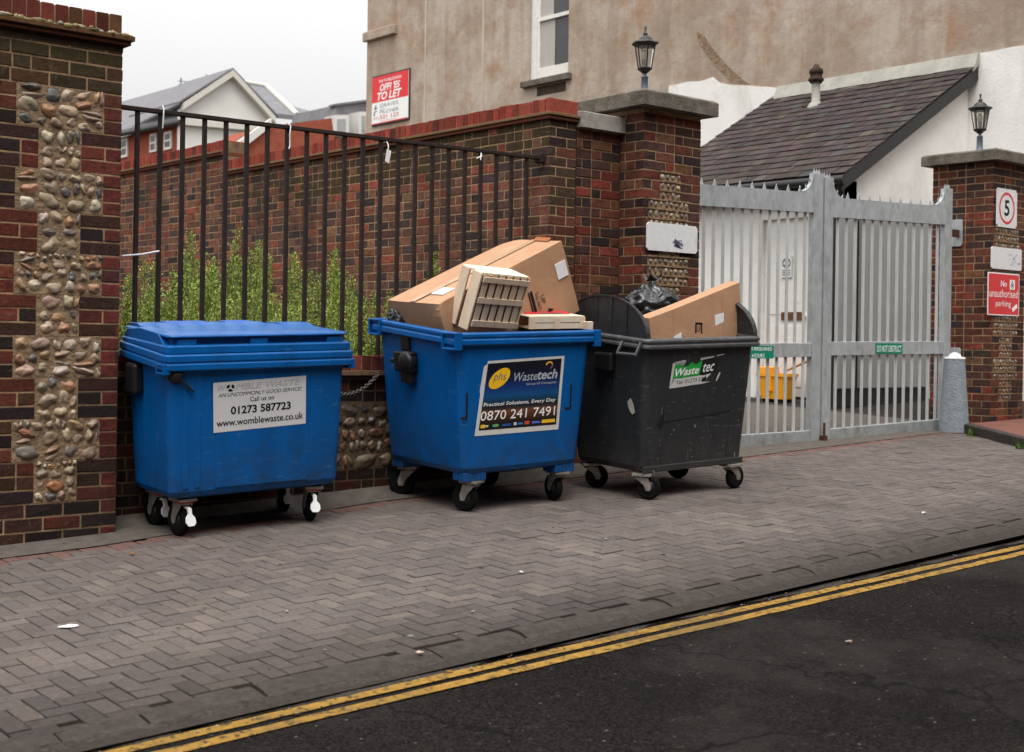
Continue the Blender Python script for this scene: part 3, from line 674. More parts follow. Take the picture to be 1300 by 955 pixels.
def lantern(u, v, z, h, label):
    z += .105; t = thing('carriage_lantern', label, 'lantern', (u, v, z)); k = h/.52; t.scale = (.86, .86, 1)
    mb = MB(); mb.lathe([(.075*k, -.105), (.07*k, -.09), (.04*k, -.085), (.036*k, .012*k), (.033*k, .085*k), (.04*k, .09*k), (.02*k, .105*k), (.018*k, .12*k)], n=12); mb.build('post', pm('lamp_grey', (.10, .12, .15), .5, .2, 20), t)
    mb = MB(); mb.lathe([(.02*k, .12*k), (.07*k, .155*k), (.078*k, .165*k), (.07*k, .172*k)], n=6, smooth=False); mb.build('lower_collar', M_blackpaint, t)
    mb = MB()
    for i in range(6):
        q = math.pi/3*i; a = Vector((math.cos(q)*.066*k, math.sin(q)*.066*k, .17*k)); b = Vector((math.cos(q)*.102*k, math.sin(q)*.102*k, .365*k)); mb.tube([a, b], .0065*k, 6)
    mb.build('cage', M_blackpaint, t)
    mb = MB(); mb.lathe([(.062*k, .172*k), (.097*k, .363*k)], n=6, smooth=False); mb.f = mb.f[:6]; mb.m = mb.m[:6]; mb.c = mb.c[:6]; mb.sm = mb.sm[:6]; mb.build('glass', M_lampglass, t)
    mb = MB(); mb.lathe([(.019*k, .172*k), (.022*k, .2*k), (.022*k, .24*k)], n=10); mb.build('bulb_holder', M_inkgrey, t)
    mb = MB(); mb.lathe([(.02*k, .24*k), (.033*k, .27*k), (.033*k, .3*k), (.015*k, .325*k), (.002*k, .328*k)], n=12); mb.build('bulb', pm('bulb_glass', (.5, .45, .34), .3, .1), t)
    mb = MB(); mb.lathe([(.098*k, .35*k), (.142*k, .378*k), (.13*k, .388*k), (.075*k, .405*k), (.062*k, .425*k), (.03*k, .445*k), (.012*k, .45*k)], n=6, smooth=False); mb.build('roof', M_blackpaint, t)
    mb = MB(); mb.lathe([(.022*k, .447*k), (.026*k, .46*k), (.012*k, .475*k), (.008*k, .485*k), (.014*k, .52*k), (.01*k, .523*k)], n=10); mb.build('finial', M_blackpaint, t)
    return t
lantern(7.83, 7.55, 3.115, .50, 'black carriage lantern on the pier behind the grey bin')
lantern(12.89, 7.5, 3.18, .545, 'black carriage lantern on the pier right of the gate')

# signs on the piers (frame: origin lower left)
def plate(name, label, cat, fr, w, h, mat, th=.006, back=None, rad=.0):
    o, ex, ey, n = fr
    t = thing(name, label, cat, o); mb = MB(o)
    c = rad; pts = [(c, 0), (w-c, 0), (w, c), (w, h-c), (w-c, h), (c, h), (0, h-c), (0, c)] if c else [(0, 0), (w, 0), (w, h), (0, h)]
    mb.prism([o + ex*x + ey*y + n*.012 for x, y in pts], n*th); mb.build('plate', mat, t, bevel=.001)
    mb = MB(o); mb.fbox(fr, .02, w-.02, .02, h-.02, .0, .0125); mb.build('backing', M_blackpaint, t)
    return t, MB(o)
F = (Vector((7.537, 7.24, 1.868)), UX, UZ, -UY)
t, mb = plate('name_plate', 'blank scuffed white street plate screwed to the pier behind the grey bin', 'plate', F, .588, .222, M_plate, .012, rad=.02)
rng = random.Random(8)
for k in range(3):
    q = [F[0] + UX*(.33 + .05*math.sin(i*1.9 + k) + i*.006) + UZ*(.05 + .018*k + .02*math.cos(i*2.3 + k)) - UY*.0255 for i in range(9)]
    mb.tube(q, .002, 4)
mb.build('scribble', pm('pen_ink', (.04, .045, .12), .6), t)
F = (Vector((12.60, 7.15, 2.39)), UX, UZ, -UY)
t, mb = plate('limit_sign', 'white square sign with black 5 in a red ring on the right pier', 'sign', F, .41, .40, M_plate, rad=.025)
ellipse(mb, F, .205, .2, .155, .165, .0192, 0, 0, None, 36, .84); mb.build('red_ring', M_red, t)
mb = MB(F[0]); text(mb, F, '5', .155, .12, .10, .165, .0196, bold=.02); mb.build('lettering', M_ink, t)
mb = MB(F[0])
for x, y in ((.02, .02), (.39, .02), (.02, .38), (.39, .38)): mb = MB(F[0]); ellipse(mb, F, x, y, .008, .008, .0196); mb.build('screw_head', M_inkgrey, t)
F = (Vector((12.51, 7.15, 1.955)), UX, UZ, -UY)
t, mb = plate('name_plate', 'blank white plate with blue smudges between the limit sign and the red sign', 'plate', F, .60, .225, M_plate, .012, rad=.018)
for i in range(16):
    x, y = .33 + rng.random()*.22, .05 + rng.random()*.11; ellipse(mb, F, x, y, rng.uniform(.006, .022), rng.uniform(.005, .014), .0246 + i*.00006, rng.random()*3, 0, (.35, .40, .50) if i % 3 else (.16, .2, .35), 9)
mb.build('smudges', M_print, t)
F = (Vector((12.455, 7.15, 1.478)), UX, UZ, -UY)
t, mb = plate('parking_sign', 'red sign reading No unauthorised parking on the right pier', 'sign', F, .625, .44, M_inkwhite, rad=.01)
mb.fbox(F, .012, .613, .012, .428, .018, .0188); mb.build('red_field', M_red, t)
mb = MB(F[0]); text(mb, F, 'No', .25, .30, .115, .062, .0196, bold=.012); text(mb, F, 'unauthorised', .03, .188, .56, .082, .0196); text(mb, F, 'parking', .155, .077, .30, .078, .0196)
mb.build('lettering', M_inkwhite, t)
mb = MB(F[0]); mb.fbox(F, .43, .53, .275, .375, .0188, .0196); o = mb.build('pictogram', M_inkwhite, t)
mb = MB(F[0]); mb.fbox(F, .455, .468, .285, .34, .0196, .02); mb.fbox(F, .485, .5, .285, .345, .0196, .02); ellipse(mb, F, .478, .355, .011, .011, .0201); mb.fbox(F, .455, .51, .315, .323, .0201, .0204); mb.build('figure', M_ink, o)
ar = .5; FR = (F[0] + UX*.535 + UZ*.085 - UY*.0, (UX*math.cos(ar) + UZ*math.sin(ar)), (-UX*math.sin(ar) + UZ*math.cos(ar)), -UY)
mb = MB(F[0]); mb.fbox(FR, -.055, .055, -.02, .02, .0188, .0196); mb.build('arrow_sticker', M_inkwhite, t)

# ================================================================== BOLLARD
t = thing('bollard', 'pale blue grey roughcast concrete bollard standing before the right pier', 'bollard', (12.0, 7.22, G(12, 7.22)))
rng = random.Random(4); prof = [(.148, 0), (.15, .02), (.098, .715)]; rings = []
for j in range(37):
    z = .735*j/36; r = .15 - .052*z/.735; ring = []
    for i in range(44):
        q = 2*math.pi*i/44; p = Vector((math.cos(q)*r, math.sin(q)*r, z)); k = 1 + .03*noise.noise(p*38) + .02*noise.noise(p*80)
        ring.append((p.x*k, p.y*k, z))
    rings.append(ring)
mb = MB(); mb.loft(rings, cap0=True, smooth=True); mb.build('shaft', M_bollard, t)
mb = MB(); mb.lathe([(.103, .730), (.1, .748), (.062, .752), (.055, .775), (.03, .79), (.004, .795)], n=24); mb.build('cap', pm('bollard_cap', (.62, .63, .64), .9, .15, 20, .004, 60), t)
mb = MB(); mb.lathe([(.155, -.06), (.152, .0)], n=24); mb.build('footing', M_kerb, t)

# ================================================================== GATE
def leaf(name, label, p0, p1, zb0, zb1, zt0, zt1, stiles, nb, mid, eared, bar_x, sh=.0):
    """p0,p1: plan ends; stiles: widths left and right; ears: which ends carry a raised curved ear"""
    a, b = Vector((*p0, 0)), Vector((*p1, 0)); e = (b-a).normalized(); Lh = (b-a).length; n = Vector((e.y, -e.x, 0))
    t = thing(name, label, 'gate', (a + e*Lh/2) + UZ*(zb0+zb1)/2); off = t.location
    zb = lambda x: zb0 + (zb1-zb0)*x/Lh
    ztp = lambda x: zt0 + (zt1-zt0)*x/Lh
    zm = lambda x: mid[0] + (mid[1]-mid[0])*x/Lh
    P = lambda x, y, z: a + e*x + n*y + UZ*z
    D = .03
    def rail(nm, f0, f1, x0, x1, d=D, mat=M_galv):
        mb = MB(off); mb.hexa([P(x, y, f(x)) for f in (f0, f1) for x, y in ((x0, d), (x1, d), (x1, -d), (x0, -d))]); return mb.build(nm, mat, t, bevel=.004)
    sl, sr = stiles
    mbs = []
    rail('bottom_rail', lambda x: zb(x), lambda x: zb(x)+.125, sl, Lh-sr, D, M_galv_low)
    rail('mid_rail', lambda x: zm(x)-.13, lambda x: zm(x), sl, Lh-sr, D)
    mb = MB(off)
    mb.hexa([P(x, y, f(x)) for f in (lambda x: ztp(x)-.185, ztp) for x, y in ((sl, D), (Lh-sr, D), (Lh-sr, -D), (sl, -D))])
    x = sl + .08
    while x < Lh - sr - .05:                       # row of pressed spikes along the top
        z = ztp(x); mb.prism([P(x-.024, .004, z-.002), P(x+.024, .004, z-.002), P(x, .004, z+.062)], n*-.006); x += .155
    mb.build('top_rail', M_galv, t)
    for side, w, ear in ((0, sl, eared[0]), (1, sr, eared[1])):
        mb = MB(off); x0, x1 = (0, w) if side == 0 else (Lh-w, Lh); zz = ztp((x0+x1)/2)
        top = zz + (.185 if ear else 0)
        mb.hexa([P(x, y, z) for z in (zb((x0+x1)/2)-.0, top) for x, y in ((x0+.002, D+.004), (x1-.002, D+.004), (x1-.002, -D-.004), (x0+.002, -D-.004))])
        if ear:
            s = 1 if side == 0 else -1; xe = x1 if side == 0 else x0; pts = [(xe, zz)]; r = .185
            for i in range(8):
                q = math.pi/2*i/7; pts.append((xe + s*(r - r*math.sin(q)), zz + r - r*math.cos(q)))
            pts = [(xe, zz-.002)] + [(xe + s*(r - r*math.sin(math.pi/2*i/7)), zz + r - r*math.cos(math.pi/2*i/7)) for i in range(8)]
            q = [P(x, .022, z) for x, z in pts]
            if s < 0: q = q[::-1]
            mb.prism(q, n*-.044)
            for i in (1, 3, 5):                    # teeth on the curve and on the post
                x, z = pts[1+i]; mb.prism([P(x-.02, .004, z-.004), P(x+.02, .004, z-.004), P(x + s*.022, .004, z+.04)], n*-.006)
            for xx in (x0+.028, (x0+x1)/2, x1-.028): mb.prism([P(xx-.02, .004, top-.002), P(xx+.02, .004, top-.002), P(xx, .004, top+.045)], n*-.006)
        mb.build('stile', M_galv, t, bevel=.003)
    b0 = None
    for i in range(nb):
        x = bar_x[0] + (bar_x[1]-bar_x[0])*i/(nb-1)
        mb = MB(off)
        # V-section pale: two thin flanges
        z0, z1 = zb(x)+.12, ztp(x)-.18
        w, d = .0175, .022
        for (xA, yA, xB, yB) in ((x-w, .010, x, -.014), (x, -.014, x+w, .010)):
            ex = Vector((xB-xA, yB-yA, 0)).normalized(); nn = Vector((-ex.y, ex.x, 0))*.0035
            pts = [(xA, yA), (xB, yB), (xB+nn.x, yB+nn.y), (xA+nn.x, yA+nn.y)]
            mb.hexa([P(xx, yy, z) for z in (z0, z1) for xx, yy in pts])
        mb.build('pale', M_pale, t)
    return t, P
gA, gM0, gM1, gB = (8.26, 7.774), (10.268, 7.594), (10.285, 7.592), (12.20, 7.42)
GL, PL = leaf('steel_gate', 'left galvanised steel gate leaf of upright pales beside the grey bin', gA, gM0, .19, .225, 2.515, 2.565, (.10, .125), 13, (1.135, 1.165), (False, True), (.40, 1.80))
GR, PRt = leaf('steel_gate', 'right galvanised steel gate leaf with the DO NOT OBSTRUCT sign, hung on the right pier', gM1, gB, .225, .29, 2.535, 2.575, (.125, .115), 13, (1.175, 1.205), (True, True), (.215, 1.72))
mb = MB((10.27, 7.57, .3)); mb.box(10.25, 10.30, 7.50, 7.555, .20, .30); mb.tube([(10.275, 7.52, .18), (10.275, 7.52, .42)], .012, 8); o = mb.build('drop_bolt', pm('rust', (.09, .04, .025), .9, .3, 20)); o.location = (10.27, 7.57, .3); tag(o, 'rusty drop bolt at the foot where the gate leaves meet', 'bolt')
for zz, lab in ((2.2, 'upper grey hinge plate joining the gate to the right pier'), (.86, 'lower grey hinge plate joining the gate to the right pier')):
    t = thing('hinge_plate', lab, 'hinge', (12.55, 7.56, zz)); h = .28
    mb = MB(t.location); mb.prism([(12.545, y, z) for y, z in ((7.63, zz), (7.50, zz), (7.485, zz+.02), (7.485, zz+h-.02), (7.50, zz+h), (7.63, zz+h))], (.018, 0, 0)); mb.build('plate', M_galv, t, bevel=.002)
    mb = MB(t.location); mb.box(12.20, 12.55, 7.515, 7.535, zz+.09, zz+.17); mb.tube([(12.26, 7.50, zz+.05), (12.26, 7.50, zz+.21)], .022, 10); mb.build('knuckle', MATS['rust'], t)
def gate_sign(P, x, z, w, h, lines, label):
    o0 = P(x, .03, z); ex = (P(x+1, 0, 0) - P(x, 0, 0)); n = Vector((ex.y, -ex.x, 0)); fr = (o0, ex, UZ, n)
    t = thing('gate_sign', label, 'sign', o0); mb = MB(o0); mb.fbox(fr, 0, w, 0, h, .001, .006); mb.build('plate', M_signgreen, t)
    mb = MB(o0); k = len(lines)
    for i, (s, a, b) in enumerate(lines): text(mb, fr, s, w*a, h*(1 - (i+.84)/k), w*(b-a), h*.62/k, .0068, bold=.006)
    mb.build('lettering', M_inkwhite, t)
gate_sign(PL, .92, 1.015, .46, .115, [('ACCESS REQUIRED', .05, .95), ('24 HOURS', .26, .74)], 'green ACCESS REQUIRED sign on the left gate leaf, half hidden by the bin')
gate_sign(PRt, .755, 1.073, .405, .10, [('DO NOT OBSTRUCT', .05, .95)], 'green DO NOT OBSTRUCT sign on the right gate leaf')

# ================================================================== TAN BUILDING
UB, UB2 = 15.97, 16.1
BD = thing('rendered_building', 'big old building with stained brown render rising behind the walls', 'building', (18, 15, .3))
off = BD.location
wl, wr, wb, wt = 18.50, 17.42, 5.93, 8.6
mb = MB(off)
for y0, y1, z0, z1 in ((14.85, wr, -.2, 12), (wl, 23.8, -.2, 12), (wr, wl, -.2, wb), (wr, wl, wt, 12)): mb.box(UB2, UB2+.35, y0, y1, z0, z1)
mb.box(UB2+.35, 24, 14.85, 23.8, 11.7, 12); mb.box(UB2+.35, 24, 23.5, 23.8, -.2, 11.7); mb.box(UB, 24, 4.2, 14.85, -.2, 12)
mb.box(23.7, 24, 14.85, 23.5, -.2, 11.7)
mb.build('wall', M_plaster, BD)
# white painted lower band with a ragged top edge
mb = MB(off); rng = random.Random(21)
zz = lambda v: 5.34 if v > 13.9 else (5.02 if v < 9.4 else 5.0 + (v-12.6)*.2 if v > 12.6 else 5.0)
vs = [4.2 + (14.84-4.2)*i/80 for i in range(81)]
for a, b in zip(vs[:-1], vs[1:]):
    mb.hexa([(x, y, z) for x, y, z in ((UB-.012, a, 0), (UB+.001, a, 0), (UB+.001, b, 0), (UB-.012, b, 0), (UB-.012, a, zz(a)+.03*noise.noise((a*3, 0, 0))), (UB+.001, a, zz(a)+.03*noise.noise((a*3, 0, 0))), (UB+.001, b, zz(b)+.03*noise.noise((b*3, 0, 0))), (UB-.012, b, zz(b)+.03*noise.noise((b*3, 0, 0))))])
mb.build('painted_band', M_white, BD)
# sash window: frame, meeting rail, sashes, sill, glass, curtain
mb = MB(off); x = UB2 + .09
mb.box(x-.03, x+.06, wl-.13, wl-.003, wb+.002, wt); mb.box(x-.03, x+.06, wr+.003, wr+.05, wb+.002, wt)
fw = mb.build('window', M_whitepaint, BD, bevel=.006)
mb = MB(off); mb.box(x, x+.05, wl-.20, wl-.13, wb+.04, wt); mb.box(x, x+.05, wr+.05, wr+.075, wb+.04, wt); mb.box(x-.01, x+.05, wr+.075, wl-.20, wb+.04, wb+.23); mb.box(x-.02, x+.05, wr+.075, wl-.20, 7.02, 7.09); mb.build('sash', M_whitepaint, fw, bevel=.005)
mb = MB(off); mb.box(x+.03, x+.036, wr+.076, wl-.201, wb+.231, 7.019); mb.box(x+.03, x+.036, wr+.076, wl-.201, 7.091, wt); mb.build('glass', M_glass, fw)
mb = MB(off); mb.box(x+.018, x+.024, 17.90, wl-.205, wb+.235, 7.015); mb.box(x+.018, x+.024, 17.94, wl-.205, 7.095, wt); mb.build('curtain', M_curtain, fw)
mb = MB(off); mb.prism([(UB2-.10, wr-.10, wb-.11), (UB2-.10, wl+.12, wb-.11), (UB2+.2, wl+.12, wb-.11), (UB2+.2, wr-.10, wb-.11)], (0, 0, .112)); mb.build('sill', M_stone, fw, bevel=.008)
mb = MB(off); mb.box(UB2-.004, UB2+.02, wr+.05, wl-.25, wb-.30, wb-.13); mb.build('dark_patch', pm('dark_patch_render', (.06, .045, .035), .95, .4, 14, .006, 40), BD)  # dark patch on the wall just below the sill
mb = MB(off)
for px in (540, 613):
    p = onu(px, 80, UB2); mb.box(UB2-.012, UB2+.001, p.y-.02, p.y+.02, 1, 12)
mb.build('cover_strip', pm('render_strip', (.50, .44, .37), .9, .2, 8, stretch=6), BD)
p = onu(458, 10, UB2); mb = MB(off); mb.box(UB2-.09, UB2+.002, 22.7, 23.86, 7.52, 7.72); mb.build('string_course', M_plaster, BD, bevel=.02)
def scar(pts, mat, nm):
    mb = MB(off); q = [onu(px, py, UB-.006) for px, py in pts]; mb.prism(q, (.02, 0, 0)); mb.build(nm, mat, BD)
scar([(884, 40), (893, 44), (905, 62), (924, 84), (944, 102), (960, 112), (958, 124), (944, 116), (922, 98), (902, 76), (888, 56)], pm('scar', (.25, .175, .12), .95, .4, 12, .02, 20), 'plaster_scar')
# TO LET board
q = onu(475, 157, UB2-.03); Wv, Hv = 1.31, 1.0
F = (Vector((UB2-.03, 23.52, 5.70)), -UY, UZ, -UX)
t = thing('letting_board', 'red and white OFFICES TO LET board on the brown rendered wall', 'sign', F[0])
mb = MB(F[0]); mb.fbox(F, -.02, Wv+.02, -.03, Hv+.03, -.03, .0); mb.build('backing', M_blackpaint, t)
mb = MB(F[0]); mb.fbox(F, 0, Wv, 0, Hv, .0005, .012); mb.build('plate', M_inkwhite, t)
mb = MB(F[0]); mb.fbox(F, 0, Wv, .46, Hv, .012, .0135); mb.fbox(F, 0, Wv, 0, .02, .012, .0135); mb.build('red_field', pm('board_red', (.72, .012, .02), .4, .04), t)
mb = MB(F[0]); text(mb, F, 'DUE TO RELOCATION', .26, .865, .80, .06, .0145, bold=.02); text(mb, F, "OFFI 'ES", .29, .68, .73, .15, .0145, shear=.25, bold=.03); text(mb, F, 'TO LET', .2, .49, .88, .17, .0145, shear=.25, bold=.035); mb.build('lettering', M_inkwhite, t)
mb = MB(F[0]); text(mb, F, 'GRAVES', .30, .335, .66, .075, .0135, bold=.0); text(mb, F, 'SON &', .3, .285, .2, .025, .0135); text(mb, F, 'PILCHER', .30, .20, .68, .075, .0135)
for pts in (((.08, .31), (.13, .31), (.17, .40), (.13, .40)), ((.13, .31), (.2, .33), (.19, .36), (.14, .35)), ((.06, .19), (.11, .17), (.12, .25), (.2, .27), (.17, .29), (.09, .27))): mb.poly([F[0] + F[1]*x + F[2]*y + F[3]*.0136 for x, y in pts])
mb.build('firm_name', M_inkgrey, t)
mb = MB(F[0]); text(mb, F, '321 123', .30, .085, .68, .085, .0136, bold=.01); text(mb, F, '(01273)', .07, .085, .2, .06, .0136); text(mb, F, 'www.gravesandson.co.uk', .3, .035, .62, .028, .0136); mb.build('phone_number', M_inkred, t)

# ================================================================== WHITE LEAN-TO
LT = thing('lean_to', 'white rendered lean-to with purple slate roof behind the gate', 'building', (14.5, 11, .45)); off = LT.location
uE, vR, vL = 13.2, 9.4, 12.62
zE, zT = 3.22, 4.86
rz = lambda u: zE + (zT-zE)*(u-uE)/(16-uE)
mb = MB(off)
dv0, dv1, dtop = 9.98, 10.72, 2.72
for y0, y1, z0, z1 in ((vR+.06, dv0, .2, zE-.1), (dv1, vL-.06, .2, zE-.1), (dv0, dv1, dtop, zE-.1)): mb.box(uE+.10, uE+.3, y0, y1, z0, z1)
# gable wall facing the street
mb.prism([(uE+.10, vR+.06, .2), (UB-.013, vR+.06, .2), (UB-.013, vR+.06, rz(UB)-.09), (uE+.10, vR+.06, rz(uE+.10)-.09)], (0, .2, 0))
mb.build('wall', M_white, LT)
mb = MB(off); mb.box(uE+.01, uE+.098, vR+.0, vL-.06, .15, .47); mb.build('plinth', M_conc, LT, bevel=.015)
mb = MB(off); mb.box(uE+.07, uE+.16, dv0-.06, dv0+.02, .5, dtop+.07); mb.box(uE+.07, uE+.16, dv1-.02, dv1+.06, .5, dtop+.07); mb.box(uE+.07, uE+.16, dv0+.02, dv1-.02, dtop-.01, dtop+.07); fr = mb.build('door_frame', M_whitepaint, LT, bevel=.005)
mb = MB(off); mb.box(uE+.13, uE+.17, dv0+.022, dv1-.022, .5, dtop-.012)
for z0, z1 in ((.62, 1.38), (1.52, 2.6)):
    mb.box(uE+.122, uE+.131, dv0+.12, dv1-.12, z0, z1)
dr = mb.build('door', M_whitepaint, LT, bevel=.004)
mb = MB(off); mb.box(uE+.112, uE+.121, 10.1, 10.42, 1.45, 1.55); mb.build('letterbox', pm('brass', (.18, .09, .05), .4, .2, 20, metal=.5), dr)
mb = MB(off); mb.lathe([(.035, 0), (.04, .02), (.03, .05), (.01, .055)], (uE+.121, 10.03, 1.5), 14, Matrix.Rotation(-math.pi/2, 3, 'Y')); mb.build('knob', M_whitepaint, dr)
F = (Vector((uE+.11, 10.42, 1.98)), -UY, UZ, -UX)
t = thing('door_notice', 'small white notice with a crossed circle on the white door', 'notice', F[0]); mb = MB(F[0]); mb.fbox(F, 0, .16, 0, .27, 0, .008); mb.build('plate', M_plate, t)
mb = MB(F[0]); ellipse(mb, F, .08, .18, .062, .062, .009, 0, 0, None, 24, .8); 
for s in (1, -1): mb.quad(*[F[0] + F[1]*(.08 + x) + F[2]*(.18 + s*y) + F[3]*.0092 for x, y in ((-.045, -.038), (-.038, -.045), (.045, .038), (.038, .045))])
for k in range(3): mb.fbox(F, .02, .14, .03+k*.025, .04+k*.025, .0085, .009)
mb.build('lettering', M_ink, t)
# roof: courses of slates, each slate its own quad with thickness
mb = MB(off); rng = random.Random(31); sl = math.hypot(16-uE, zT-zE); du = Vector(((16-uE)/sl, 0, (zT-zE)/sl)); nu = Vector((-du.z, 0, du.x)); rows = 18; rh = sl/rows
for r in range(rows):
    y = vR - .10 - (.0875 if r % 2 else 0)
    while y < vL + .1:
        w = .175; a, b = max(y, vR-.10)+.003, min(y+w, vL+.10)-.003; y += w
        if b - a < .03: continue
        o = Vector((uE - .16, 0, zE - .06*1.0)) + du*(r*(sl+.18)/rows); j = rng.uniform(-.003, .004); q = rng.uniform(-.004, .004)
        h = (sl+.18)/rows*1.3
        c = pal_mix(rng, [(6, (.060, .046, .045)), (3, (.053, .042, .042)), (.6, (.06, .06, .056)), (.2, (.078, .062, .056))])
        P = []
        for dz in (0, .009):
            P += [o + UY*a + nu*(.016 + dz + j) + du*q, o + UY*b + nu*(.016 + dz + j) + du*q, o + UY*b + nu*(dz + j) + du*h, o + UY*a + nu*(dz + j) + du*h]
        mb.hexa(P, 0, c)
rf = mb.build('roof', [M_slate], LT)
mb = MB(off); mb.prism([(uE-.1, vR-.05, zE-.10), (15.99, vR-.05, zT-.10), (15.99, vR-.05, zT-.015), (uE-.1, vR-.05, zE-.045)], (0, 3.32, 0)); mb.build('roof_deck', M_blackpaint, LT)
mb = MB(off); mb.prism([(uE-.17, vR-.085, zE-.25), (UB-.02, vR-.085, zT-.2), (UB-.02, vR-.085, zT-.02), (uE-.17, vR-.085, zE-.07)], (0, .033, 0)); mb.build('bargeboard', M_blackpaint, LT)
mb = MB(off); mb.tube([(uE-.2, vR-.12, zE-.13), (uE-.2, vL+.1, zE-.11)], .055, 10); mb.box(uE-.12, uE-.098, vR-.045, vL+.05, zE-.27, zE-.06); mb.build('gutter', M_blackpaint, LT)
mb = MB(off); mb.tube([(uE-.16, vR-.03, zE-.16), (uE-.10, vR+.0, zE-.30), (uE+.10, vR-.02, zE-.46), (uE+.30, vR-.02, zE-.58), (uE+.34, vR+.0, zE-.72), (uE+.34, vR+.0, .5)], .04, 10); mb.build('downpipe', M_blackpaint, LT)
mb = MB(off); mb.prism([(15.80, vR-.1, rz(15.80)+.012), (15.945, vR-.1, rz(15.945)+.03), (15.945, vR-.1, 5.02), (15.92, vR-.1, 5.02)], (0, 3.3, 0)); mb.build('flashing', M_lead, LT)
mb = MB(off); a = Vector((15.4, 11.5, rz(15.4))); mb.lathe([(.13, -.02), (.09, .05), (.06, .08), (.06, .34)], a, 14); fl_ = mb.build('flue', M_lead, LT)
mb = MB(off); mb.lathe([(.085, .34), (.085, .36), (.11, .37), (.11, .40), (.085, .41), (.085, .47), (.1, .48), (.095, .53), (.05, .56), (.03, .60)], a, 14); mb.build('cowl', pm('rusty_cowl', (.05, .035, .028), .8, .4, 20), fl_)
# grey lock-up doors on the gable
t = thing('lockup_doors', 'pale grey double lock-up doors seen through the right gate leaf', 'door', (14.4, 9.3, .45)); off = t.location
for a, b in ((12.93, 13.27), (13.37, 14.9)):
    mb = MB(off); mb.box(a, b, 9.28, 9.33, .64, 2.72); 
    mb.build('door_panel', M_greydoor, t, bevel=.004)
mb = MB(off); mb.box(12.9, 14.93, 9.335, 9.395, .42, 2.74); mb.build('shade_backing', M_blackpaint, t)  # black slab painted as the shade in the gaps around the doors
# cleaner's bucket by the plinth
t = thing('mop_bucket', 'orange plastic mop bucket on the plinth behind the gate', 'bucket', (13.05, 10.26, .45)); 
mb = MB(); rr = []
def rrect(w, d, r, z, y0=0, n=5, slope=0, x0=0):
    P = []
    for (sx, sy, q0) in ((1, 1, 0), (-1, 1, 90), (-1, -1, 180), (1, -1, 270)):
        for i in range(n):
            q = R(q0 + 90*i/(n-1)); P.append(Vector((x0 + sx*(w/2-r) + r*math.cos(q), y0 + sy*(d/2-r) + r*math.sin(q), 0)))
    for p in P: p.z = z + slope*p.y
    return P
mb.loft([rrect(.2, .36, .04, .03), rrect(.25, .46, .05, .30), rrect(.28, .49, .055, .305), rrect(.28, .49, .055, .34), rrect(.24, .45, .05, .34), rrect(.19, .35, .04, .06)], cap0=True, cap1=True); b = mb.build('tub', M_bucket, t)
mb = MB(); mb.box(-.1, .1, .04, .2, .30, .42); mb.box(-.145, .145, -.015, .015, .12, .30); mb.build('wringer', M_bucket, t, bevel=.01)
mb = MB()
for x in (-.07, .07):
    for y in (-.14, .14): mb.lathe([(.03, -.012), (.03, .012)], (x, y, .025), 10, Matrix.Rotation(math.pi/2, 3, 'X'))
mb.build('wheels', M_black, t)
p = onu(995, 472, 13.0); q = onu(1040, 452, 13.22); mb = MB(p); mb.tube([p, q], .016, 8); o = mb.build('mop', M_timber); o.location = p; tag(o, 'wooden mop stick leaning from the orange bucket to the white wall', 'mop')
mb = MB((13.0, 9.2, .4)); mb.tube([(12.95, 9.25, .36), (12.95, 9.25, .62), (12.98, 9.25, .68)], .02, 8); 

# ================================================================== FAR BUILDINGS
K = 1.7
def far_poly(pts, th=(0, .3, 0)): return pts
T = thing('brick_house', 'far red brick house with white sash windows and slate roof beyond the railing', 'house', (18*K, 38*K, 2)); off = T.location; U0 = 18*K
a, b = onu(140, 172, U0), onu(231.5, 155, U0); mb = MB(off); mb.prism([(U0, a.y, 1), (U0, b.y, 1), (U0, b.y, b.z), (U0, a.y, b.z)], (4, 0, 0)); mb.build('wall', M_farred, T)
for (px0, px1, py0, py1) in ((154, 163, 175, 201), (191.5, 199.5, 169, 194), (209.5, 219, 166, 191)):
    p, q = onu(px0, py1, U0), onu(px1, py0, U0); mb = MB(off); mb.box(U0-.08, U0+.05, q.y, p.y, p.z, q.z); w = mb.build('window', M_whitepaint, T)
    mb = MB(off); d = (p.y-q.y)*.16; zm = (p.z+q.z)/2
    mb.box(U0-.10, U0-.07, q.y+d, p.y-d, p.z+d, zm-.05); mb.box(U0-.10, U0-.07, q.y+d, p.y-d, zm+.05, q.z-d); mb.build('pane', M_glass, w)
e1, e2, r1, r2 = onu(140, 174, U0-.3), onu(231, 155.5, U0-.3), onu(262, 104, 21.5*K), onu(140, 138, 21.5*K)
mb = MB(off); mb.prism([e1, e2, r1, r2], (0, 0, .25)); mb.build('roof', M_farslate, T)
mb = MB(off); mb.tube([e1 + Vector((-.1, 0, 0)), e2 + Vector((-.1, 0, 0))], .14, 6); mb.build('gutter', M_blackpaint, T)
mb = MB(off); p = onu(229, 121, 20.5*K); q = onu(230, 99, 20.5*K); mb.tube([p, q], .04, 5)
for s in (103, 108): mb.tube([onu(226, s, 20.5*K), onu(240, s+1, 20.5*K)], .025, 5)
mb.build('aerial', M_inkgrey, T)
T = thing('gabled_house', 'far pale rendered house with a pointed gable and slate roof', 'house', (20*K, 36*K, 2)); off = T.location; V0 = 36*K
gl, ga, gr = onv(229, 139, V0), onv(292, 97, V0), onv(346, 156, V0)
mb = MB(off); mb.prism([Vector((gl.x, V0, 1)), Vector((gr.x + 5.2, V0, 1)), Vector((gr.x + 5.2, V0, gr.z-.5)), gr, ga, gl], (0, .3, 0)); mb.build('wall', M_farwhite, T)
mb = MB(off)
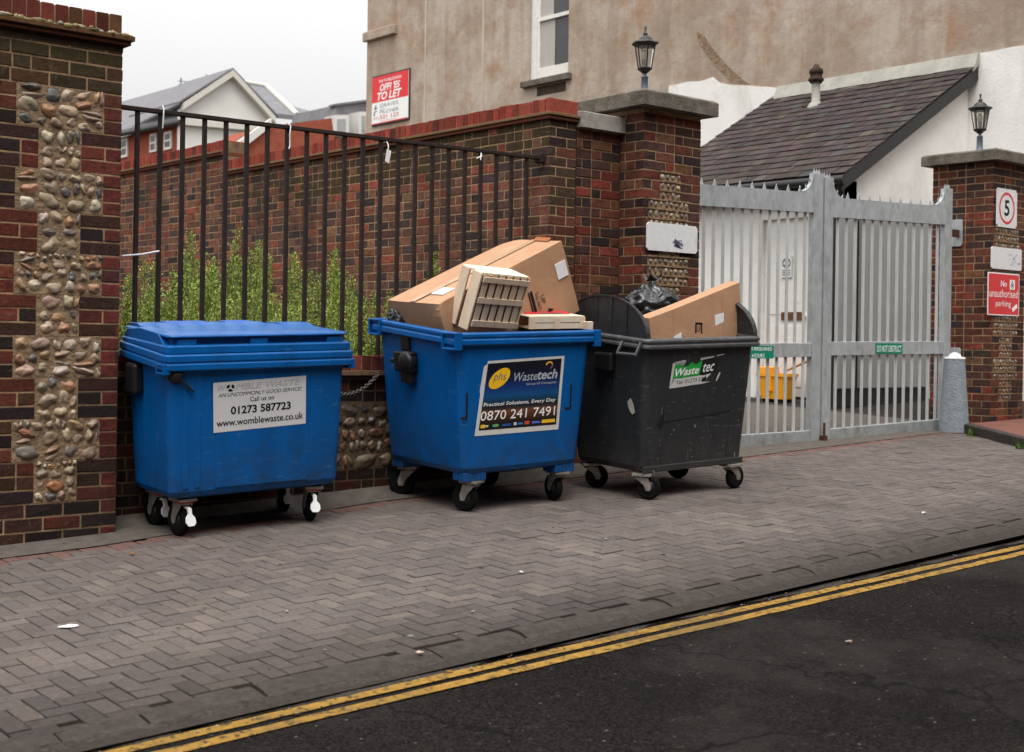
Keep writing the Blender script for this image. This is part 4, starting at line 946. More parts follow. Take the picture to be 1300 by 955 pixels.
for p, q in ((gl, ga), (ga, gr)):
    mb.prism([p + Vector((0, -.35, -.05)), q + Vector((0, -.35, -.05)), q + Vector((0, -.35, .28)), p + Vector((0, -.35, .28))], (0, .33, 0))
mb.prism([Vector((gl.x, V0-.25, onv(260, 163, V0).z)), Vector((gr.x, V0-.25, onv(340, 168, V0).z)), Vector((gr.x, V0-.25, onv(340, 166, V0).z+.2)), Vector((gl.x, V0-.25, onv(260, 163, V0).z+.3))], (0, .24, 0))
mb.build('bargeboard', pm('far_trim', (.55, .53, .48), .8, .05), T)
rl, rr_, er = onv(262, 103, 39*K), onv(338, 116, 39*K), onv(377, 153, V0)
mb = MB(off); mb.prism([gl + Vector((0, .1, .1)), er, rr_, rl], (0, 0, .25)); mb.prism([ga + Vector((0, -.3, .3)), gr + Vector((.2, -.3, .25)), gr + Vector((0, 6, .3)), ga + Vector((0, 5, .3))], (0, 0, .1)); mb.prism([ga + Vector((0, -.3, .3)), gl + Vector((-.2, -.3, .25)), gl + Vector((0, 6, .3)), ga + Vector((0, 5, .3))], (0, 0, .1))
mb.prism([onv(366, 138, 39*K), onv(407, 149, 39*K), onv(407, 156, 37*K), onv(378, 155, 37*K)], (0, 0, .2)); mb.build('roof', M_farslate, T)
mb = MB(off); mb.tube([rr_ + Vector((0, 0, .3)), er + Vector((0, 0, .3))], .16, 6); mb.tube([rl + Vector((0, 0, .3)), rr_ + Vector((0, 0, .3))], .14, 6); mb.build('verge', MATS['far_trim'], T)
V1 = 32*1.2
T = thing('tiled_house', 'far house with red tiled roof and white sloping bargeboard behind the garden wall', 'house', (19*1.2, V1, 2)); off = T.location
q = [onv(300, 200, V1), onv(428, 200, V1), onv(421, 150, V1), onv(345, 160, V1), onv(303, 193, V1)]; mb = MB(off); mb.prism(q, (0, 3, 0)); mb.build('wall', M_fartile, T)
mb = MB(off); p, q = onv(303, 193, V1-.15), onv(345, 160, V1-.15); mb.prism([p, q, q + Vector((0, 0, .26)), p + Vector((0, 0, .34))], (0, .14, 0)); mb.build('bargeboard', M_farwhite, T)
q = onv(300, 178, V1+2); mb = MB(off); mb.prism([onv(300, 182, V1+.5), onv(328, 165, V1+.5), onv(328, 172, V1+.1), onv(300, 196, V1+.1)], (0, .6, 0)); mb.build('dormer_roof', pm('far_brown', (.2, .1, .07), .9, .2), T)
V2 = 34*1.2
T = thing('mansard_house', 'far house with grey mansard roof and white dormer beside the brown building', 'house', (22*1.2, V2, 2)); off = T.location
mb = MB(off); mb.prism([onv(415, 180, V2), onv(470, 180, V2), onv(470, 127, V2), onv(428, 133, V2)], (0, 3, 0)); mb.build('roof', M_farslate, T)
mb = MB(off); mb.prism([onv(427, 134, V2-.1), onv(470, 128.5, V2-.1), onv(470, 126, V2-.1), onv(427, 131.5, V2-.1)], (0, .5, 0)); mb.build('parapet', M_farslate, T)
for x0, x1, y0, y1 in ((425, 443, 146, 172), (456, 468, 142, 170)):
    mb = MB(off); mb.prism([onv(x0, y1, V2-.7), onv(x1, y1, V2-.7), onv(x1, y0, V2-.7), onv(x0, y0, V2-.7)], (0, .68, 0)); d = mb.build('dormer', M_farwhite, T)
    mb = MB(off); i = 4; mb.prism([onv(x0+i, y1-3, V2-.74), onv(x1-i, y1-3, V2-.74), onv(x1-i, y0+5, V2-.74), onv(x0+i, y0+5, V2-.74)], (0, .03, 0)); mb.build('pane', pm('far_pane', (.3, .31, .31), .3), d)

# ================================================================== PLANTS BEHIND THE RAILING
PLANTS = [(163, 352, 8.6, 'at the left end beside the cobbled pier'), (190, 335, 9.6, 'second from the cobbled pier'), (214, 345, 8.5, 'third from the cobbled pier'), (240, 322, 9.3, None), (264, 292, 9.0, 'tallest of the row, taller than its neighbours'),
          (288, 330, 9.6, None), (318, 312, 9.0, None), (340, 318, 9.7, None), (366, 322, 8.8, None), (392, 335, 9.3, None), (408, 318, 9.4, None), (430, 345, 8.7, None), (447, 335, 9.0, None), (474, 372, 8.3, None),
          (553, 322, 8.6, 'alone at the right, peeping above the big carton'), (236, 362, 8.05, 'pale and low right behind the bars'), (302, 372, 8.0, None), (278, 372, 8.15, None), (330, 384, 8.0, None), (420, 378, 8.1, None), (180, 380, 8.0, None), (372, 384, 8.05, None)]
for i, (px, py, v, wh) in enumerate(PLANTS):
    rng = random.Random(100+i); p = onv(px, py, v); zb = .45; h = p.z - zb
    lab = f'feathery green weed {wh}' if wh else 'feathery green weed growing in the row behind the railing'
    t = thing('tall_weed', lab, 'plant', (p.x, v, zb), group='weeds behind the railing')
    st, fo = MB(), MB(); pale = v < 8.3
    base = (.31, .38, .10) if pale else (.205, .275, .055)
    for s in range(11):
        a = rng.uniform(0, 6.28); sp = rng.uniform(.0, .26); hh = h*rng.uniform(.5, 1.0) if s else h
        tip = Vector((math.cos(a)*sp, math.sin(a)*sp, hh)); bs = tip*.25; bs.z = 0
        path = [bs.lerp(tip, k/5) + Vector((rng.uniform(-.012, .012), rng.uniform(-.012, .012), 0)) for k in range(6)]
        st.tube(path, [.006, .005, .0045, .004, .003, .0015], 5)
        nl = int(620*hh)
        for k in range(nl):
            f = .22 + .78*(k/nl); z = min(f, .999)*5; ii = int(z); c = path[ii].lerp(path[min(ii+1, 5)], z-ii)
            br = (1-f)*.17 + .04; q = rng.uniform(0, 6.28); el = rng.uniform(.4, 1.3)
            d = Vector((math.cos(q)*math.cos(el), math.sin(q)*math.cos(el), math.sin(el)))
            c = c + d*br*rng.random(); ln = rng.uniform(.015, .036)*(1.15 - .45*f); w = ln*rng.uniform(.16, .30)
            sd = d.cross(Vector((rng.uniform(-1, 1), rng.uniform(-1, 1), rng.uniform(-1, 1)))).normalized()*w
            kk = rng.uniform(.45, 1.6); tn = rng.uniform(0, .02) if f > .8 else 0
            fo.add([c, c + d*ln*.5 + sd, c + d*ln, c + d*ln*.5 - sd], [(0, 1, 2, 3)], 0, (base[0]*kk + tn, base[1]*kk + tn*.9, base[2]*kk))
    st.build('stem', M_stem, t); fo.build('foliage', [M_leaf], t)
def weed(u, v, r, n, label, seed):
    rng = random.Random(seed); fo = MB()
    for k in range(n):
        q = rng.uniform(0, 6.28); el = rng.uniform(.3, 1.3); d = Vector((math.cos(q)*math.cos(el), math.sin(q)*math.cos(el), math.sin(el))); ln = rng.uniform(.4, 1)*r
        c = Vector((rng.uniform(-.6, .6)*r, rng.uniform(-.3, .3)*r, 0)); sd = d.cross(UZ).normalized()*ln*.1; kk = rng.uniform(.6, 1.4)
        fo.add([c - sd, c + sd, c + d*ln*.6 + sd*.8, c + d*ln, c + d*ln*.6 - sd*.8], [(0, 1, 2, 3, 4)], 0, (.08*kk, .15*kk, .02*kk))
    o = fo.build('weed', [M_leaf]); o.location = (u, v, G(u, v)); tag(o, label, 'weed')
weed(11.86, 6.93, .11, 40, 'green weed at the kerb foot right next to the bollard', 1); weed(11.36, 6.15, .10, 40, 'green weed at the kerb foot near the right edge of the picture', 2)

# ================================================================== BINS
def bin_frame(u, v, ya, ra=.034, rb=.04):
    n = Vector((-ra, -rb, 1)).normalized(); ex = Vector((math.cos(ya), math.sin(ya), 0)); ex = (ex - n*ex.dot(n)).normalized(); ey = n.cross(ex)
    Mx = Matrix((ex, ey, n)).transposed().to_4x4(); Mx.translation = Vector((u, v, G(u, v))); return Mx
def castor_master(t, wheel_r, top, stripe=False, pedal=False, yaw=0.):
    """one caster: mounting, fork, wheel, optional red strip and white brake pedal; local origin below its pivot"""
    R3 = Matrix.Rotation(yaw, 3, 'Z'); tr = .045
    P = lambda x, y, z: R3 @ Vector((x, y, z))
    mb = MB(); mb.obox(P(0, 0, top-.008), R3, .13, .11, .016); mb.lathe([(.035, top-.03), (.035, top-.016)], n=14)
    c = mb.build('caster', M_zinc, t)
    mb = MB()
    for s in (-1, 1):
        y = s*.034; pts = [P(-.045, y, top-.03), P(.045, y, top-.03), P(tr+.022, y, wheel_r+.01), P(tr+.014, y, wheel_r-.018), P(tr-.014, y, wheel_r-.018), P(tr-.03, y, wheel_r+.02)]
        mb.prism(pts, P(0, .004*s, 0))
    mb.obox(P(0, 0, top-.032), R3, .092, .072, .008); mb.build('fork', M_zinc, c)
    Mx = R3 @ Matrix.Rotation(math.pi/2, 3, 'X')
    mb = MB(); r = wheel_r; mb.lathe([(r*.62, -.022), (r*.86, -.025), (r*.97, -.017), (r, 0), (r*.97, .017), (r*.86, .025), (r*.62, .022)], P(tr, 0, r), 28, Mx); mb.build('tyre', M_rubber, c)
    mb = MB(); mb.lathe([(r*.2, -.03), (r*.6, -.021), (r*.6, .021), (r*.2, .03)], P(tr, 0, r), 20, Mx); mb.build('hub', M_black, c)
    if stripe:
        mb = MB(); mb.obox(P(0, 0, top-.02), R3, .10, .085, .010); mb.build('red_band', M_inkred, c)
    if pedal:
        mb = MB(); f = lambda x, z: P(-.06 - x, 0, z)
        pr = [(-.012, .165), (.012, .165), (.010, .135), (.027, .115), (.03, .09), (.018, .073), (-.018, .073), (-.03, .09), (-.027, .115), (-.010, .135)]
        mb.prism([P(-.062 - (.17-z)*.25, y, z*top/.215) for y, z in pr], P(-.014, 0, 0)); mb.obox(P(-.045, 0, top*.77), R3, .05, .014, .012); mb.build('brake_pedal', M_inkwhite, c)
    return c
def front_frame(yb, zb, yt, zt):
    ey = Vector((0, yt-yb, zt-zb)).normalized(); ex = UX.copy(); n = ex.cross(ey); return (Vector((0, yb, zb)), ex, ey, n)
def side_frame(xb, zb, xt, zt):
    ey = Vector((xt-xb, 0, zt-zb)).normalized(); ex = -UY; n = ex.cross(ey); return (Vector((xb, 0, zb)), ex, ey, n)

# ---------------- bin 1: blue four-wheeler with closed flat lid
B1 = thing('waste_bin', 'blue four wheeled bin with closed flat lid and white phone label, leftmost of three', 'wheelie bin', mat=bin_frame(3.92, 7.10, -.045), group='wheeled waste bins by the wall')
mb = MB(); rs = .08
sl_ = rs
def brings(Wb, Db, Wt, Dt, Hb, Ht, r, rs):
    return [rrect(Wb-.10, Db-.10, r*.7, Hb-.0), rrect(Wb-.03, Db-.03, r, Hb+.012), rrect(Wb, Db, r, Hb+.045), rrect(Wb*.6+Wt*.4, Db*.6+Dt*.4, r, Hb*.6+Ht*.4, slope=rs*.4), rrect(Wt, Dt, r, Ht, slope=rs)]
mb.loft(brings(1.075, .55, 1.125, .61, .23, 1.02, .05, rs), cap0=True)
FF1 = front_frame(-.275, .23, -.305, 1.02)
mb.fbox(FF1, -.275, .32, .05, .77, -.01, .0045); 
for x in (-.40, -.47): mb.fbox(FF1, x, x+.035, .06, .74, -.01, .004)
for x in (-.42, -.24, -.06, .12, .30, .46): mb.prism([FF1[0] + FF1[1]*x + FF1[2]*.70 + FF1[3]*0, FF1[0] + FF1[1]*x + FF1[2]*.77 + FF1[3]*.0, FF1[0] + FF1[1]*x + FF1[2]*.775 + FF1[3]*.04], (.012, 0, 0))
mb.build('body', M_binblue, B1, bevel=.008, seg=3)
mb = MB()
ri = lambda w, d, z: rrect(w, d, .045, z, slope=rs)
mb.loft([ri(1.12, .60, .985), ri(1.20, .675, .985), ri(1.215, .69, .992), ri(1.215, .69, 1.022), ri(1.203, .678, 1.026), ri(1.203, .678, 1.034), ri(1.212, .688, 1.038), ri(1.212, .688, 1.07), ri(1.19, .67, 1.078), ri(1.1, .6, 1.078)])
rim1 = mb.build('rim', M_binblue, B1, bevel=.003)
def lug(parent, x0, x1, y0, y1, z0, z1, mat, axis='x'):
    """square hollow lifting socket hanging from the rim corner"""
    mb = MB(); w = .014
    mb.box(x0, x1, y0, y0+w, z0, z1); mb.box(x0, x1, y1-w, y1, z0, z1); mb.box(x0, x1, y0+w, y1-w, z0, z0+w); mb.box(x0, x1, y0+w, y1-w, z1-w, z1); mb.box((x0+x1)/2, (x0+x1)/2+.008, y0+w, y1-w, z0+w, z1-w)
    return mb.build('lifting_socket', mat, parent, bevel=.004)
lug(B1, -.61, -.565, -.335, -.225, .94, 1.0, M_binblue); lug(B1, .565, .61, -.335, -.225, .94, 1.0, M_binblue)
# lid: lower flange, waist with pads, overhanging top plate, hinge ridge with blocks
mb = MB()
lz = lambda w, d, z, r=.05, y0=0: rrect(w, d, r, z, y0=y0, slope=rs if z < 1.1 else .045)
mb.loft([lz(1.19, .672, 1.083), lz(1.19, .672, 1.108), lz(1.17, .655, 1.116), lz(1.10, .60, 1.118), lz(1.10, .60, 1.155), lz(1.155, .665, 1.158, .06), lz(1.16, .672, 1.163, .06), lz(1.15, .66, 1.172, .06), lz(1.0, .5, 1.182, .08)], cap0=True, cap1=True)
for x in (-.52, -.08, .42): mb.box(x, x+.11, -.325, -.29, 1.09, 1.135)
for x0, x1 in ((-.535, .27),):
    mb.prism([(x0, .14, 1.165), (x0, .34, 1.17), (x0, .34, 1.204), (x0, .22, 1.204), (x0, .165, 1.19)], (x1-x0, 0, 0))
mb.prism([(.36, .06, 1.16), (.36, .36, 1.17), (.36, .36, 1.195), (.36, .2, 1.20), (.36, .1, 1.187)], (.2, 0, 0))
lid = mb.build('lid', M_binblue, B1, bevel=.007, seg=3)
for x0 in (-.36, .02):
    mb = MB(); mb.prism([(x0, .135, 1.175), (x0, .23, 1.211), (x0, .30, 1.212), (x0, .30, 1.175)], (.17 if x0 > 0 else .26, 0, 0)); mb.build('hinge_block', pm('blue_hinge', (.0015, .08, .36), .4, .06), lid, bevel=.005)
mb = MB(); mb.prism([(-.585, -.30, 1.09), (-.585, .30, 1.13), (-.585, .24, 1.175), (-.585, .05, 1.185), (-.585, -.2, 1.165)], (.04, 0, 0)); mb.build('lid_end', M_binblue, lid, bevel=.004)
mb = MB(); c = FF1[0] + FF1[1]*-.52 + FF1[2]*.70; mb.lathe([(.04, -.03), (.045, .0), (.03, .025), (.012, .03)], c, 14, Matrix.Rotation(math.pi/2, 3, 'X')); mb.tube([c + Vector((0, -.02, 0)), c + Vector((.10, -.012, -.09))], .007, 6); mb.build('lock', M_black, B1)
mb = MB(); mb.box(-.62, -.55, .06, .20, .80, .98); mb.build('trunnion', M_black, B1, bevel=.02)
def sticker(parent, fr, quad, z, mat, name='label_sheet'):
    mb = MB(); o, ex, ey, n = fr; mb.prism([o + ex*x + ey*y + n*z for x, y in quad], n*.0012); return mb.build(name, mat, parent)
q1 = [(-.292, .37), (.296, .39), (.290, .676), (-.30, .655)]
ls = sticker(B1, FF1, q1, .0045, pm('label_white', (.60, .60, .61), .5, .04))
def warp(q, w, h):
    def fn(x, y):
        s, t = x/w, y/h; a = Vector(q[0]).lerp(Vector(q[1]), s); b = Vector(q[3]).lerp(Vector(q[2]), s); p = a.lerp(b, t); return p.x, p.y
    return fn
fn = warp(q1, 1, 1); mb = MB(); Z = .0066
text(mb, FF1, 'Call us on', .385, .565, .26, .095, Z, bold=.01, fn=fn); text(mb, FF1, '01273 587723', .18, .33, .65, .165, Z, bold=.03, fn=fn); text(mb, FF1, 'www.womblewaste.co.uk', .03, .11, .94, .14, Z, bold=.014, fn=fn)
text(mb, FF1, 'AN UNCOMMONLY GOOD SERVICE!', .05, .70, .9, .075, Z, shear=.3, fn=fn)
mb.build('lettering', M_ink, ls)
mb = MB(); text(mb, FF1, 'W', .045, .82, .085, .12, Z, shear=.3, fn=fn); text(mb, FF1, 'MBLE WASTE', .23, .82, .71, .12, Z, shear=.3, fn=fn); mb.build('company_name', pm('ink_midgrey', (.26, .26, .27), .5), ls)
mb = MB(); text(mb, FF1, 'W', .05, .83, .075, .10, Z+.0004, shear=.3, bold=-.025, fn=fn); mb.build('company_outline', MATS['label_white'], ls)
mb = MB(); text(mb, FF1, 'MBLE WASTE', .235, .83, .70, .10, Z+.0004, shear=.3, bold=-.028, fn=fn); mb.build('company_outline', MATS['label_white'], ls)
mb = MB()
for k in range(3):
    a = 2*math.pi*k/3 + .5; pts = [fn(.178 + .042*math.cos(a+d)*rr2, .875 + .075*math.sin(a+d)*rr2) for d, rr2 in ((-.75, .35), (-.8, 1), (0, 1.12), (.75, 1), (.5, .4))]; mb.poly([FF1[0] + FF1[1]*x + FF1[2]*y + FF1[3]*Z for x, y in pts])
mb.build('arrow_emblem', M_ink, ls)
cm = castor_master(B1, .095, .225, True, True, yaw=math.pi/2 + .1)
cm.location = (-.42, -.17, 0)
for (x, y) in ((.41, -.17), (-.42, .17), (.41, .17)):
    c = copy_tree(cm, B1); c.location = (x, y, 0)
    if x > 0: c.rotation_euler.z = -.35

# ---------------- bin 2: open blue bin
B2 = thing('waste_bin', 'blue four wheeled bin without lid, heaped with carton and crates, middle of three', 'wheelie bin', mat=bin_frame(5.694, 6.955, -.046), group='wheeled waste bins by the wall')
rs = .06
mb = MB(); ot = brings(.95, .885, 1.10, .94, .245, 1.13, .06, rs)
mb.loft(ot + [rrect(1.07, .91, .05, 1.13, slope=rs), rrect(1.0, .85, .05, .75, slope=rs), rrect(.9, .83, .05, .32)], cap0=True, cap1=True)
FF2 = front_frame(-.4425, .275, -.47, 1.13); SF2 = side_frame(-.475, .275, -.55, 1.13)
mb.fbox(FF2, -.44, -.425, .62, .83, -.01, .004); mb.fbox(SF2, .33, .345, .1, .8, -.01, .004)
for x in (.44, ): mb.prism([(x, -.46, .98), (x, -.475, 1.12), (x, -.50, 1.13)], (.012, 0, 0))
mb.prism([(.47, -.44, .95), (.57, -.46, 1.12), (.44, -.46, 1.12)], (0, .02, 0))
mb.build('body', M_binblue, B2, bevel=.006)
for sx in (-1, 1):
    for sy in (-1, 1):
        mb = MB(); X, Y = sx*.37, sy*.36
        mb.box(X-.085, X+.085, Y-.065, Y+.065, .205, .262)
        for k in range(6): mb.box(X-.08+k*.03, X-.07+k*.03, Y+sy*.065-.004, Y+sy*.065+.004, .208, .258)
        for k in range(4): mb.box(X+sx*.085-.004, X+sx*.085+.004, Y-.06+k*.036, Y-.05+k*.036, .208, .258)
        mb.build('caster_bracket', M_binblue, B2, bevel=.004)
mb = MB(); ri = lambda w, d, z, r=.03: rrect(w, d, r, z, slope=rs)
mb.loft([ri(1.09, .93, 1.10), ri(1.165, .985, 1.10), ri(1.178, 1.0, 1.108), ri(1.178, 1.0, 1.135), ri(1.168, .99, 1.14), ri(1.168, .99, 1.15), ri(1.178, 1.0, 1.155), ri(1.178, 1.0, 1.172), ri(1.165, .988, 1.18), ri(1.08, .92, 1.18), ri(1.07, .91, 1.12)])
mb.build('rim', M_binblue, B2, bevel=.003)
for y0, y1 in ((-.51, -.355), (.37, .51)):
    for x0 in (-.60, .545): lug(B2, x0, x0+.055, y0, y1, 1.075 + rs*y0, 1.185 + rs*y0, M_binblue)
mb = MB(); c = SF2[0] + SF2[1]*-.10 + SF2[2]*.67 + SF2[3]*.03; Mz = Matrix((SF2[1], SF2[2], SF2[3])).transposed()
mb.obox(c, Mz, .20, .13, .06); mb.lathe([(.07, -.02), (.075, .03), (.06, .045), (.02, .05)], c + SF2[1]*.04, 18, Mz); mb.obox(c + SF2[2]*-.09 + SF2[1]*.02, Mz, .12, .10, .05); mb.obox(c + SF2[1]*-.12, Mz, .06, .035, .05); mb.obox(c + SF2[2]*.15 + SF2[1]*-.02 - SF2[3]*.02, Mz, .10, .16, .02)
mb.build('trunnion', M_black, B2, bevel=.012, seg=3)
# scuffed black hooks printed or burnt into the front
mb = MB()
for (x, y0, y1) in ((-.475, .34, .50), (.375, .36, .52)):
    mb.fbox(FF2, x, x+.014, y0, y1, .0, .003); mb.fbox(FF2, x-.04, x+.013, y0-.008, y0+.008, .0, .0026)
mb.build('slot_marks', M_black, B2, bevel=.002)
q2 = [(-.40, .222), (.285, .224), (.315, .712), (-.335, .695)]
mb = MB(); o, ex, ey, n = FF2
pts = [(-.40, .222), (.285, .224), (.315, .712), (-.315, .695), (-.318, .675), (-.345, .66), (-.372, .50), (-.366, .49)]
mb.prism([o + ex*x + ey*y + n*.001 for x, y in pts], n*.0014); ls = mb.build('label_sheet', pm('label_border', (.62, .61, .58), .5, .1, 20, dirt=(.3, .3, .28), dirt_amt=.5, dirt_scale=20), B2)
fn = warp(q2, 1, 1)
ST = [(0, (.006, .005, .006)), (.10, (.008, .006, .006)), (.20, (.08, .028, .010)), (.265, (.16, .055, .018)), (.30, (.05, .03, .025)), (.33, (.008, .012, .02)), (.40, (.005, .03, .06)), (.50, (.003, .07, .20)), (.60, (.003, .035, .17)), (.74, (.003, .010, .06)), (.86, (.003, .004, .016)), (1, (.003, .003, .006))]
def stc(t):
    for (a, ca), (b, cb) in zip(ST[:-1], ST[1:]):
        if a <= t <= b:
            k = (t-a)/(b-a); return tuple(x*(1-k) + y*k for x, y in zip(ca, cb))
    return ST[-1][1]
mb = MB(); PP = lambda x, y, z: FF2[0] + FF2[1]*fn(x, y)[0] + FF2[2]*fn(x, y)[1] + FF2[3]*z
IX0, IX1, IY0, IY1 = .035, .965, .07, .965
for k in range(48):
    a, b = IY0 + (IY1-IY0)*k/48, IY0 + (IY1-IY0)*(k+1)/48
    mb.quad(PP(IX0, a, .0030), PP(IX1, a, .0030), PP(IX1, b, .0030), PP(IX0, b, .0030), 0, stc((k+.5)/48))
mb.build('printed_panel', [M_print], ls)
mb = MB(); P = []
for k in range(36):
    a = 2*math.pi*k/36; ca, sa = math.cos(.9), math.sin(.9); x, y = .155*math.cos(a), .098*math.sin(a); P.append(PP(.20 + (x*ca - y*sa), .755 + (x*sa + y*ca)*1.02, .0036))
mb.poly(P); mb.build('yellow_oval', M_inkyellow, ls)
mb = MB(); text(mb, FF2, 'phs', .125, .70, .155, .135, .0042, shear=.2, fn=fn); mb.build('oval_lettering', M_inkgrey, ls)
mb = MB(); text(mb, FF2, 'Waste', .375, .70, .295, .115, .0038, shear=.2, fn=fn); text(mb, FF2, 'tech', .67, .70, .255, .13, .0038, shear=.2, bold=.02, fn=fn); text(mb, FF2, 'Group Of Companies', .54, .625, .385, .045, .0038, fn=fn); mb.build('company_name', M_silver, ls)
mb = MB(); text(mb, FF2, 'Practical Solutions, Every Day', .05, .375, .88, .062, .0038, shear=.1, bold=.006, fn=fn); text(mb, FF2, '0870 241 7491', .035, .20, .90, .125, .0038, bold=.0, fn=fn); mb.build('lettering', M_inkwhite, ls)
mb = MB()
for x, y, w, h, c in ((.05, .10, .055, .045, (.8, .5, .02)), (.11, .11, .03, .025, (.6, .6, .6)), (.19, .105, .07, .035, (.12, .4, .15)), (.30, .105, .11, .03, (.02, .08, .3)), (.44, .105, .035, .04, (.5, .6, .7)), (.49, .11, .06, .025, (.03, .2, .5)), (.57, .105, .06, .045, (.6, .06, .04)), (.66, .11, .10, .028, (.1, .15, .6)), (.78, .105, .165, .045, (.85, .5, .02))):
    mb.quad(PP(x, y, .0038), PP(x+w, y, .0038), PP(x+w, y+h, .0038), PP(x, y+h, .0038), 0, c)
for k in range(10):
    a, b = -1.2 + k*.42, -1.2 + (k+1)*.42; f = lambda q, r: PP(.81 + .05*r*math.cos(q), .885 + .055*r*math.sin(q), .0039)
    mb.quad(f(a, .62), f(a, 1), f(b, 1), f(b, .62), 0, (.75, .42, .02) if k > 3 else (.16, .12, .08))
mb.build('small_logos', [M_print], ls)
cm = castor_master(B2, .09, .205, False, False, yaw=math.pi*.62); cm.location = (-.36, -.37, 0)
for (x, y, a) in ((.36, -.36, -.5), (-.36, .36, .4), (.36, .36, 0)):
    c = copy_tree(cm, B2); c.location = (x, y, 0); c.rotation_euler.z = a

# ---------------- bin 3: open charcoal bin with domed ends
B3 = thing('waste_bin', 'scuffed charcoal grey four wheeled bin with rounded end walls, rightmost of three', 'wheelie bin', mat=bin_frame(7.02, 6.575, -.037), group='wheeled waste bins by the wall')
rs = .05
mb = MB(); ot = brings(.985, .70, 1.06, .83, .185, 1.08, .05, rs)
mb.loft(ot + [rrect(1.03, .80, .045, 1.08, slope=rs), rrect(.98, .74, .045, .7, slope=rs), rrect(.92, .66, .045, .22)], cap0=True, cap1=True)
FF3 = front_frame(-.35, .185, -.415, 1.08); SF3 = side_frame(-.49, .185, -.53, 1.08)
mb.fbox(FF3, -.495, .495, .0, .045, -.012, .006)
for x in (-.33, .33): mb.fbox(FF3, x-.006, x+.006, .06, .78, -.008, .003)
mb.build('body', M_bingrey, B3, bevel=.007)
mb = MB(); ri = lambda w, d, z, r=.045: rrect(w, d, r, z, slope=rs)
mb.loft([ri(1.05, .82, 1.05), ri(1.12, .88, 1.05), ri(1.144, .90, 1.058), ri(1.144, .90, 1.075), ri(1.13, .888, 1.08), ri(1.13, .888, 1.092), ri(1.144, .90, 1.096), ri(1.144, .90, 1.11), ri(1.125, .885, 1.122), ri(1.04, .80, 1.122), ri(1.03, .79, 1.07)])
mb.build('rim', pm('charcoal_rim', (.06, .062, .066), .45, .2, 10, .0008, 80, dirt=(.16, .155, .15), dirt_amt=.6, dirt_scale=14, stretch=1), B3, bevel=.003)
for sx in (-1, 1):
    x0 = sx*.545; mb = MB(); pts = []
    for i in range(21):
        q = math.pi*i/20; pts.append((-.0 - .42*math.cos(q), 1.10 + .285*math.sin(q)**.9))
    mb.prism([(x0, y, z + rs*y) for y, z in pts], (-sx*.012, 0, 0))
    rim_in = [(x0 - sx*.03, y, z + rs*y) for y, z in pts]; rim_out = [(x0 + sx*.006, y*1.0, z+.008 + rs*y) for y, z in pts]
    mb.loft([[Vector(a), Vector(b), Vector(b) - UZ*.014, Vector(a) - UZ*.014] for a, b in zip(rim_in, rim_out)])
    for y in (-.22, -.07, .08, .23):
        zt_ = 1.10 + .285*math.sqrt(max(0, 1 - (y/.42)**2)); mb.box(x0 - sx*.012 + sx*.012 - (.0 if sx > 0 else .012), x0 + (.012 if sx > 0 else .0), y-.006, y+.006, 1.1, zt_ - .01)
    mb.build('end_dome', M_bingrey, B3)
for sx in (-1,):
    for y in (-.30,):
        mb = MB(); x = -.57; z0, z1, y0, y1 = .985, 1.075, y-.085, y+.095
        mb.tube([(x, y0, z1), (x-.045, y0, z0+.01), (x-.045, y1, z0+.01), (x, y1, z1)], .013, 8, smooth=False); mb.build('side_handle', MATS['charcoal_rim'], B3)
mb = MB(); c = SF3[0] + SF3[1]*.24 + SF3[2]*.43; mb.prism([c + SF3[1]*x + SF3[2]*y + SF3[3]*.004 for x, y in ((-.03, .05), (.0, .075), (.03, .03), (.04, -.02), (.02, -.035), (.0, -.02), (-.02, .01))], SF3[3]*.003); mb.build('paper_scrap', pm('grubby_paper', (.36, .35, .33), .8, .2, 20), B3)
mb = MB(); mb.box(-.58, -.53, -.1, .08, .86, .99); mb.build('trunnion', M_black, B3, bevel=.015)
# torn sticker
q3 = [(-.305, .575), (.20, .60), (.225, .80), (-.285, .757)]
fn = warp(q3, 1, 1); PP3 = lambda x, y, z: FF3[0] + FF3[1]*fn(x, y)[0] + FF3[2]*fn(x, y)[1] + FF3[3]*z
mb = MB()
for pts in (((0, 0), (.22, .0), (.45, .02), (.62, .02), (.80, .06), (.62, .09), (.60, .17), (.70, .32), (.55, .34), (.2, .33), (.04, .38), (.04, .98), (.24, 1), (.25, .93), (.0, .95)), ((.52, .90), (.78, .93), (.80, .98), (.53, .98)), ((.84, .95), (.99, .97), (.99, 1.0), (.84, 1.0)), ((.70, .2), (.76, .3), (.78, .36), (.68, .34)), ((.92, .05), (.97, .3), (.96, .38), (.93, .30), (.90, .08))):
    mb.poly([PP3(x, y, .0025) for x, y in pts])
ls = mb.build('label_sheet', pm('torn_label', (.58, .57, .56), .55, .1, 30), B3)
mb = MB()
for pts in (((.04, .36), (.17, .33), (.20, .55), (.24, .66), (.18, .85), (.05, .86)), ((.19, .33), (.55, .36), (.57, .90), (.47, .78), (.42, .80), (.36, .88), (.30, .76), (.25, .78), (.22, .6))): mb.poly([PP3(x, y, .0031) for x, y in pts])
mb.build('green_field', pm('label_green', (.01, .36, .045), .5, .12, 24), ls)
mb = MB(); mb.poly([PP3(x, y, .0029) for x, y in ((.55, .36), (.88, .42), (.90, .86), (.57, .90))]); mb.build('black_field', M_black, ls)
mb = MB(); text(mb, FF3, 'Waste', .065, .42, .46, .30, .0038, shear=.2, bold=.02, fn=fn); text(mb, FF3, 'tec', .60, .44, .22, .32, .0038, shear=.2, bold=.01, fn=fn); mb.build('company_name', M_inkwhite, ls)
mb = MB(); text(mb, FF3, 'Tel: 01273 576', .12, .12, .56, .14, .0036, shear=.15, fn=fn); mb.build('lettering', M_ink, ls)
mb = MB(); rng = random.Random(77)
